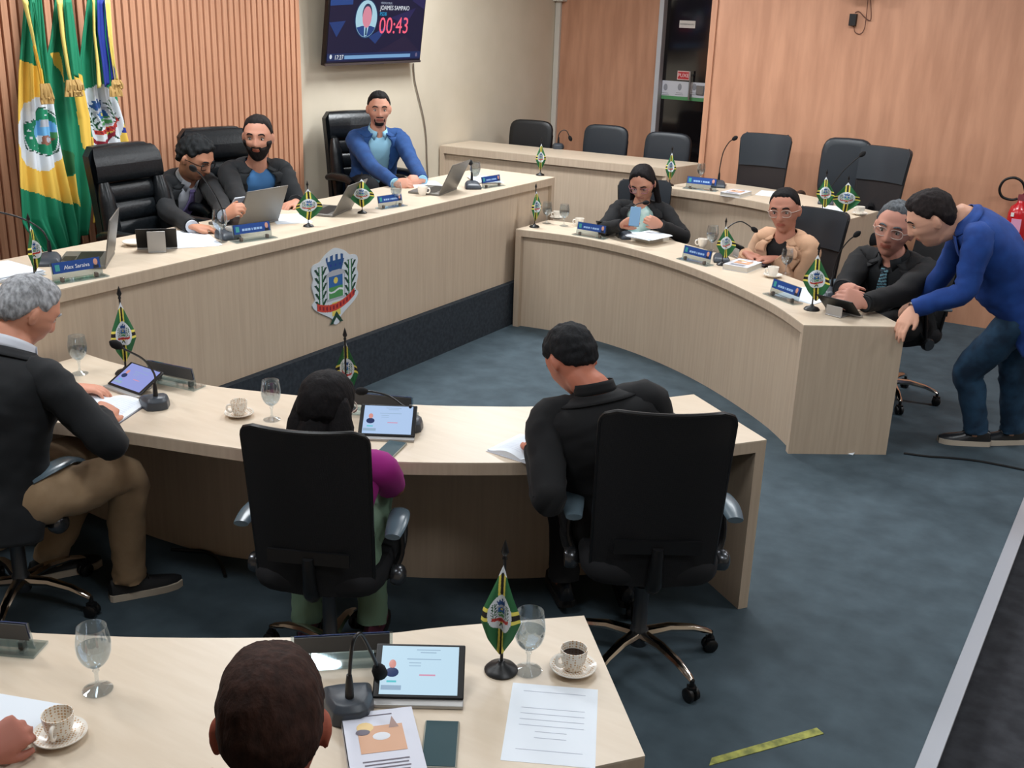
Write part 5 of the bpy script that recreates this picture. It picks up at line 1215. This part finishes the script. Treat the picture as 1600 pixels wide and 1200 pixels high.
for tri, k in ((((0, .44), (.16, .46), (.08, .28)), 1), (((0, .62), (.22, .64), (.22, .80), (0, .76)), 2), (((.40, .28), (.62, .42), (.48, .20)), 1), (((.62, .5), (.9, .62), (.8, .42)), 3), (((.85, .7), (1, .95), (1, .6)), 3), (((.1, .8), (.4, .9), (.3, 1), (.1, 1)), 3), (((.5, 0.1), (.8, .3), (.98, .1)), 4), (((0, .02), (1, .02), (1, .10), (0, .10)), 5)):
    m.add([Q(u, v, .0035+.0004*k) for u, v in tri], [tuple(range(len(tri)))], k, False, M)
s_ = m.build('screen', [E1('navy', (30, 30, 58)), E1('facet_a', (38, 62, 118)), E1('facet_b', (40, 72, 134)), E1('facet_c', (42, 40, 84)), E1('facet_d', (40, 34, 60)), E1('strip', (34, 50, 92))], t, fix=False)
def disc(u, v, ru, rv, z, mi, mb, n=32, a0=0, a1=2*pi, clip=None):
    pts = [Q(u+ru*cos(a0+(a1-a0)*k/n), v+rv*sin(a0+(a1-a0)*k/n), z) for k in range(n+(0 if a1-a0 > 6.2 else 1))]
    mb.add(pts, [tuple(range(len(pts)))], mi, False, M)
m = MB(); cu, cv = .365, .485
disc(cu, cv, .118, .222, .006, 0, m); disc(cu, cv, .110, .208, .0065, 1, m)
pts = [Q(cu+.110*cos(q)*.98, cv+.208*sin(q)*.98, .0070) for q in [pi+.50+(pi-1.0)*k/16 for k in range(17)]]+[Q(cu+.05, cv-.08, .0070), Q(cu-.04, cv-.08, .0070)]
m.add(pts, [tuple(range(len(pts)))], 2, False, M); m.add([Q(cu-.02, cv-.07, .0074), Q(cu+.03, cv-.07, .0074), Q(cu+.012, cv-.19, .0074), Q(cu-.012, cv-.20, .0074)], [(0, 1, 2, 3)], 1, False, M)
m.add([Q(cu-.004, cv-.09, .0077), Q(cu+.010, cv-.09, .0077), Q(cu+.012, cv-.18, .0077), Q(cu-.006, cv-.19, .0077)], [(0, 1, 2, 3)], 0, False, M)
disc(cu+.004, cv+.055, .050, .115, .0076, 4, m); disc(cu+.004, cv+.020, .047, .120, .0080, 3, m)
m.build('portrait', [E1('ring', (30, 60, 96)), E1('sky', (170, 210, 226)), E1('suit', (40, 70, 130)), E1('face', (216, 140, 158)), E1('hairtone', (50, 60, 90))], s_, fix=False)
def tx(s, u, v, sz, c, al='LEFT', z=.008): text(s, sz, M@basis(Q(u, v, z), (1, 0, 0), (0, 1, 0)), E1('t_'+s[:3], c, 1.0), s_, 'lettering', .0003, al)
tx('VEREADOR(A)', .50, .665, .024, (150, 160, 180)); tx('JOAMES SAMPAIO', .50, .61, .050, (226, 232, 240)); tx('PSDB', .50, .54, .040, (40, 160, 214)); tx('00:43', .50, .40, .185, (255, 104, 132))
tx('17:27', .07, .055, .05, (230, 236, 240)); 
m = MB(); m.add([Q(.17, .035, .007), Q(.88, .035, .007), Q(.88, .075, .007), Q(.17, .075, .007)], [(0, 1, 2, 3)], 0, False, M); disc(.95, .06, .012, .025, .0072, 1, m, 16); disc(.035, .065, .012, .025, .0072, 2, m, 16); m.build('news_strip', [E1('strip2', (120, 164, 206)), E1('dot', (110, 100, 130)), E1('dot2', (210, 220, 230))], s_, fix=False)
cb = onX(647, 98, -5.99); e_ = onX(668, 270, -5.99)
t = thing('television_cable', 'grey cable hanging from the television down the cream wall', 'cable', e_)
pts = [onX(*p_, -5.985) for p_ in ((646, 99), (648, 125), (655, 155), (662, 185), (666, 215), (667, 245), (669, 285))]; m = MB(); m.tube(pts, .006, 8, smooth=4); m.build('cable', mat('cable_grey', (120, 108, 96), .6), t, True)
# ------------------------------------------------------------------ tall flags on poles before the slatted wall
XF = -5.66
def zy(px, py): p = onX(px, py, XF); return p.y, p.z
def inpoly(x, y, P):
    c = False; n = len(P)
    for i in range(n):
        x1, y1 = P[i]; x2, y2 = P[i-1]
        if (y1 > y) != (y2 > y) and x < (x2-x1)*(y-y1)/(y2-y1)+x1: c = not c
    return c
def tall_flag(label, L, R, paint, dx, pole, ribbons, tassel, nu=90, nv=260, pleats=3.0, amp=.020):
    l = [zy(*p) for p in L]; r = [zy(*p) for p in R]
    yb, _ = zy(*pole); t = thing('ceremonial_flag', label, 'flag', (XF+dx-.04, yb, DAIS))
    m = MB(); m.tube([(XF+dx-.04, yb, DAIS+.03), (XF+dx-.05, yb, 2.75)], .014, 12); m.build('pole', mat('dark_wood_pole', (60, 34, 26), .4), t, True)
    m = MB(); m.lathe([(0, 0), (.16, 0), (.16, .02), (.10, .045), (.03, .06), (.03, .1), (0, .1)], 28, 0, (XF+dx-.04, yb, DAIS)); m.build('pole_base', PLAST, t, True)
    zt = 2.62; li = sorted([(-b, a) for a, b in l]); ri = sorted([(-b, a) for a, b in r]); zl = -li[-1][0]; zr = -ri[-1][0]
    def f(u, v):
        z0 = zl+(zr-zl)*u; z = zt+(z0-zt)*v; ya = interp(li, -z); yb_ = interp(ri, -z)
        if z > l[0][1]:
            k = (z-l[0][1])/(zt-l[0][1]); mid = yb; ya = ya+(mid-ya)*k*.8; yb_ = yb_+(mid-yb_)*k*.8
        y = ya+(yb_-ya)*u; s = .35+.65*v
        return V((XF+dx+amp*s*sin(u*pleats*2*pi+v*1.5)+amp*.5*s*sin(u*pleats*4.3*pi+1)+.01*sin(v*9), y, z))
    def mf(u, v):
        p = f(u, v); p.x = XF; x, y = PR(p); return pal(paint(x, y))
    m = MB(); m.grid(f, nu, nv, mf); m.build('cloth', PALM, t, True, fix=False, sharp=80, solid=.003)
    for k, (poly, cn) in enumerate(ribbons):
        A, B_ = poly; n = len(A); m = MB()
        def rf(u, v):
            def pl(P): s_ = v*(len(P)-1); i = min(len(P)-2, int(s_)); q = s_-i; return P[i][0]*(1-q)+P[i+1][0]*q, P[i][1]*(1-q)+P[i+1][1]*q
            a1, b1 = pl(A); a2, b2 = pl(B_); p = onX(a1*(1-u)+a2*u, b1*(1-u)+b2*u, XF+dx+.065+.006*k); return p+V((.012*sin(u*5+k), 0, 0))
        m.grid(rf, 6, 24); m.build('ribbon', PALM[pal(cn)], t, True, solid=.002)
    for (px, py, w, h) in tassel:
        p = onX(px, py, XF+dx+.085); k = .0048; m = MB()
        for j in range(16):
            y0 = (j/15-.5)*w*k; m.tube([p+V((random.uniform(-.008, .008), y0*.8, h*k*.5)), p+V((.012+random.uniform(-.008, .008), y0, 0)), p+V((random.uniform(0, .02), y0*1.1, -h*k*.5))], [.007, .008, .007], 6)
        m.build('fringe', GOLDM, t, True)
    return t
STARS = [(62, 179), (50, 186), (42, 197), (37, 203), (34, 212), (39, 214), (44, 226), (53, 231), (66, 196)]
def p1(x, y):
    ex, ey = (x-56)/39, (y-208)/58
    if ex*ex+ey*ey < 1:
        S = [(54, 169), (66, 170), (72, 176), (78, 184), (81, 215), (80, 233), (75, 240), (62, 240), (50, 236), (38, 232), (35, 218), (32, 205), (32, 194), (40, 189), (50, 184)]
        if inpoly(x, y, S):
            if ((x-63)/18.5)**2+((y-205)/20)**2 < 1:
                if ((x-66)/6)**2+((y-217)/6)**2 < 1: return 'grey' if ((x-66)/4)**2+((y-217)/4)**2 < 1 else 'brown'
                if y > 210+abs(x-60)*.3: return 'brown' if x > 58 else 'white'
                if y > 205 and x > 72: return 'gfield'
                return 'lblue' if y > 197 or x > 68 else ('grey' if x > 56 else 'lblue')
            for sx, sy in STARS:
                if (x-sx)**2+(y-sy)**2 < 2.2: return 'white'
            return 'green'
        S2 = [(56+(a-56)*1.10, 205+(b-205)*1.07) for a, b in S]
        if inpoly(x, y, S2) and not inpoly(x, y, [(56+(a-56)*1.05, 205+(b-205)*1.035) for a, b in S]): return 'dkgreen'
        return 'white'
    if inpoly(x, y, [(15, 90), (54, 104), (72, 140), (102, 318), (80, 311), (50, 301), (15, 291)]): return 'yellow'
    return 'green'
tall_flag('tall green and yellow flag with a white disc and green shield, leftmost beside the wall', [(26, 0), (22, 60), (19, 110), (18, 200), (18, 290), (20, 345), (26, 356), (62, 400)], [(54, 0), (61, 60), (69, 115), (76, 165), (84, 225), (92, 270), (101, 315), (108, 350), (112, 392)], p1, .05, (44, 0),
    [(([(34, 0), (47, 50), (56, 90), (66, 142)], [(46, 0), (55, 50), (62, 95), (70, 138)]), 'pyellow'), (([(47, 0), (56, 45), (63, 90), (69, 130)], [(55, 0), (62, 45), (68, 90), (73, 132)]), 'green'), (([(52, 70), (58, 100), (66, 145)], [(55, 76), (62, 105), (68, 140)]), 'yellow')], [(70, 142, 14, 16), (72, 154, 15, 12)])
def p2_(x, y):
    for P in ([(82, 83), (97, 82), (106, 130), (104, 128), (97, 108)], [(121, 110), (136, 121), (141, 150), (147, 190), (147, 235), (134, 233), (130, 190), (124, 150)], [(98, 287), (118, 272), (130, 324), (102, 308)], [(88, 228), (97, 232), (92, 246)]):
        if inpoly(x, y, P): return 'yellow'
    if inpoly(x, y, [(85, 226), (100, 232), (120, 241), (121, 244), (118, 270), (98, 285), (92, 270)]): return 'fgreen'
    return 'green'
tall_flag('tall green flag with yellow rhombus folds, middle one of the three behind the leather chair', [(88, 0), (82, 60), (76, 90), (74, 125), (78, 180), (86, 230), (96, 290), (104, 330), (110, 395)], [(113, 0), (122, 55), (131, 100), (137, 140), (146, 185), (148, 235), (148, 290), (146, 330), (144, 360)], p2_, -.03, (101, 0),
    [(([(88, 0), (95, 60), (104, 112), (109, 132)], [(100, 0), (105, 60), (113, 112), (115, 128)]), 'pyellow'), (([(100, 0), (106, 60), (113, 118)], [(112, 0), (119, 60), (124, 122)]), 'green')], [(115, 133, 22, 12), (114, 144, 22, 10)], pleats=2.4)
def p3_(x, y):
    if inpoly(x, y, [(140, 145), (160, 134), (172, 133), (188, 147), (196, 165), (203, 190), (201, 225), (182, 232), (156, 238), (152, 200), (146, 180)]):
        ca, sa = cos(radians(24)), sin(radians(24)); u, v = x-173, 186-y; cx_, cy2 = (u*ca+v*sa)/27, (-u*sa+v*ca)/38
        if ((x-170)**2/22**2+(y-186)**2/42**2) > 1 and False: return 'white'
        d = sqrt(((x-168)/24)**2+((y-182)/44)**2)
        if .92 < d < 1.06 and y > 200 and x < 190: return 'maroon'
        return crest(cx_, cy2) if abs(cx_) < 1 and abs(cy2) < 1 else 'white'
    if inpoly(x, y, [(202, 190), (212, 225), (200, 222)]): return 'yellow' if (y < 200 or y > 209) else 'navy'
    if y > 215 and x < 162: return 'yellow'
    return 'green'
tall_flag('tall green flag with blue and yellow ribbons and white crest disc, rightmost of three', [(144, 0), (138, 50), (133, 100), (136, 150), (144, 185), (150, 220), (152, 300), (150, 350)], [(172, 0), (179, 60), (187, 110), (195, 160), (203, 190), (210, 225), (214, 300), (214, 350)], p3_, -.06, (158, 0),
    [(([(144, 0), (145, 50), (150, 100), (152, 138)], [(150, 0), (151, 50), (158, 100), (162, 134)]), 'pyellow'), (([(150, 0), (151, 50), (158, 100), (162, 136)], [(163, 0), (165, 60), (171, 100), (172, 132)]), 'navy'), (([(162, 0), (166, 60), (171, 100), (173, 128)], [(168, 0), (172, 60), (177, 100), (179, 124)]), 'navy'), (([(164, 0), (170, 60), (176, 100), (180, 128)], [(170, 0), (174, 60), (178, 100), (183, 124)]), 'pyellow')], [(182, 132, 14, 10), (179, 143, 15, 12)])
# ------------------------------------------------------------------ fire extinguisher, wall box, cables, tape
q = onY(1588, 356, YB-.10); t = thing('fire_extinguisher', 'red fire extinguisher on the wood wall at the right edge', 'extinguisher', (q.x, YB-.10, .62))
m = MB(); m.lathe([(0, 0), (.072, 0), (.078, .02), (.078, .33), (.065, .38), (.03, .41), (.022, .43), (0, .43)], 28); m.build('cylinder', mat('extinguisher_red', (190, 22, 34), .25, coat=.4), t)
m = MB(); m.box((0, -.076, .25), (.07, .01, .10), 0); m.box((-.035, -.078, .33), (.022, .006, .03), 1); m.build('label_sticker', [mat('sticker_rose', (214, 150, 180), .5), mat('sticker_white', (226, 220, 216), .5)], t)
m = MB(); m.box((0, 0, .45), (.05, .03, .05)); m.tube([(0, 0, .47), (.03, -.02, .50), (.10, -.03, .51)], .008, 8); m.tube([(0, 0, .45), (.04, -.02, .455), (.1, -.03, .45)], .008, 8); m.build('valve_handle', mat('valve_maroon', (130, 60, 66), .4), t)
m = MB(); m.tube([(.02, -.02, .50), (-.01, -.04, .57), (-.07, -.05, .60), (-.135, -.05, .575), (-.16, -.05, .51), (-.135, -.04, .45), (-.07, -.02, .43), (-.03, 0, .44)], .010, 10, smooth=5); m.build('hose', PLAST, t)
q = onY(1334, 31, YB); t = thing('wall_box', 'small black power box with looping wire high on the wood wall', 'power box', (q.x, YB, q.z))
m = MB(); m.box((0, -.02, 0), (.055, .04, .09)); m.build('box', mat('box_black', (14, 12, 14), .5), t, bevel=.003)
wp = lambda *P: [onY(a, b, YB-.012)-V((q.x, YB, q.z)) for a, b in P]
m = MB(); m.tube(wp((1336, 20), (1342, 18), (1350, 26), (1358, 32), (1361, 26), (1360, -10)), .0035, 6, smooth=5); m.build('wire', mat('wire_umber', (90, 54, 44), .6), t)
m = MB(); m.tube(wp((1334, 39), (1336, 50), (1344, 53), (1350, 46), (1353, 30), (1357, -10)), .003, 6, smooth=5); m.build('wire', mat('wire_umber', (90, 54, 44), .6), t)
q = onY(1345, -26, YB-.14); t = thing('wall_fan', 'dark red underside of a device on the wood wall, cut off by the top edge', 'fan', (q.x, YB, q.z)); m = MB(); m.tube([(0, -.02, .0), (0, -.16, .0)], [.05, .10], 20); m.build('housing', mat('device_maroon', (92, 30, 34), .4), t)
pts = [G(*p_, .006) for p_ in ((1412, 708), (1450, 713), (1480, 715), (1520, 719), (1560, 726), (1640, 742))]; t = thing('floor_cable', 'thin black cable lying on the carpet in front of the standing man', 'cable', (pts[0].x, pts[0].y, 0)); m = MB(); m.tube(pts, .006, 8, smooth=5); m.build('cable', PLAST, t, True)
A_ = [G(1113, 1193), G(1116, 1184), G(1270, 1138), G(1287, 1146), G(1150, 1192)]; t = thing('floor_tape', 'worn yellow tape strip on the carpet near the bottom edge', 'tape', A_[0]); m = MB(); m.prism([(p_.x, p_.y) for p_ in (G(1108, 1197), G(1112, 1185), G(1276, 1138), G(1287, 1147))], .0005, .003); m.build('strip', grain(mat('worn_yellow', (166, 168, 84), .8), (120, 126, 70), (178, 178, 92), scale=(1, 1, 1), sc=30), t, True)
q = G(1325, 709); t = thing('paper_scrap', 'tiny white paper scrap on the carpet below the desk end', 'scrap', q); m = MB(); m.add([(-.03, -.004, .003), (.03, -.014, .003), (.034, .014, .012), (.0, .004, .006)], [(0, 1, 2, 3)]); m.build('scrap', PAPER, t, solid=.001)
pts = [G(*p_, .012) for p_ in ((268, 858), (300, 860), (320, 862), (334, 868), (345, 880), (352, 900))]; t = thing('floor_cable', 'black cable on the carpet under the middle desk', 'cable', (pts[0].x, pts[0].y, 0)); m = MB(); m.tube(pts, .008, 8, smooth=5); m.build('cable', PLAST, t, True)
for o in bpy.data.objects:
    for k in ('_used', '_done'):
        if k in o: del o[k]
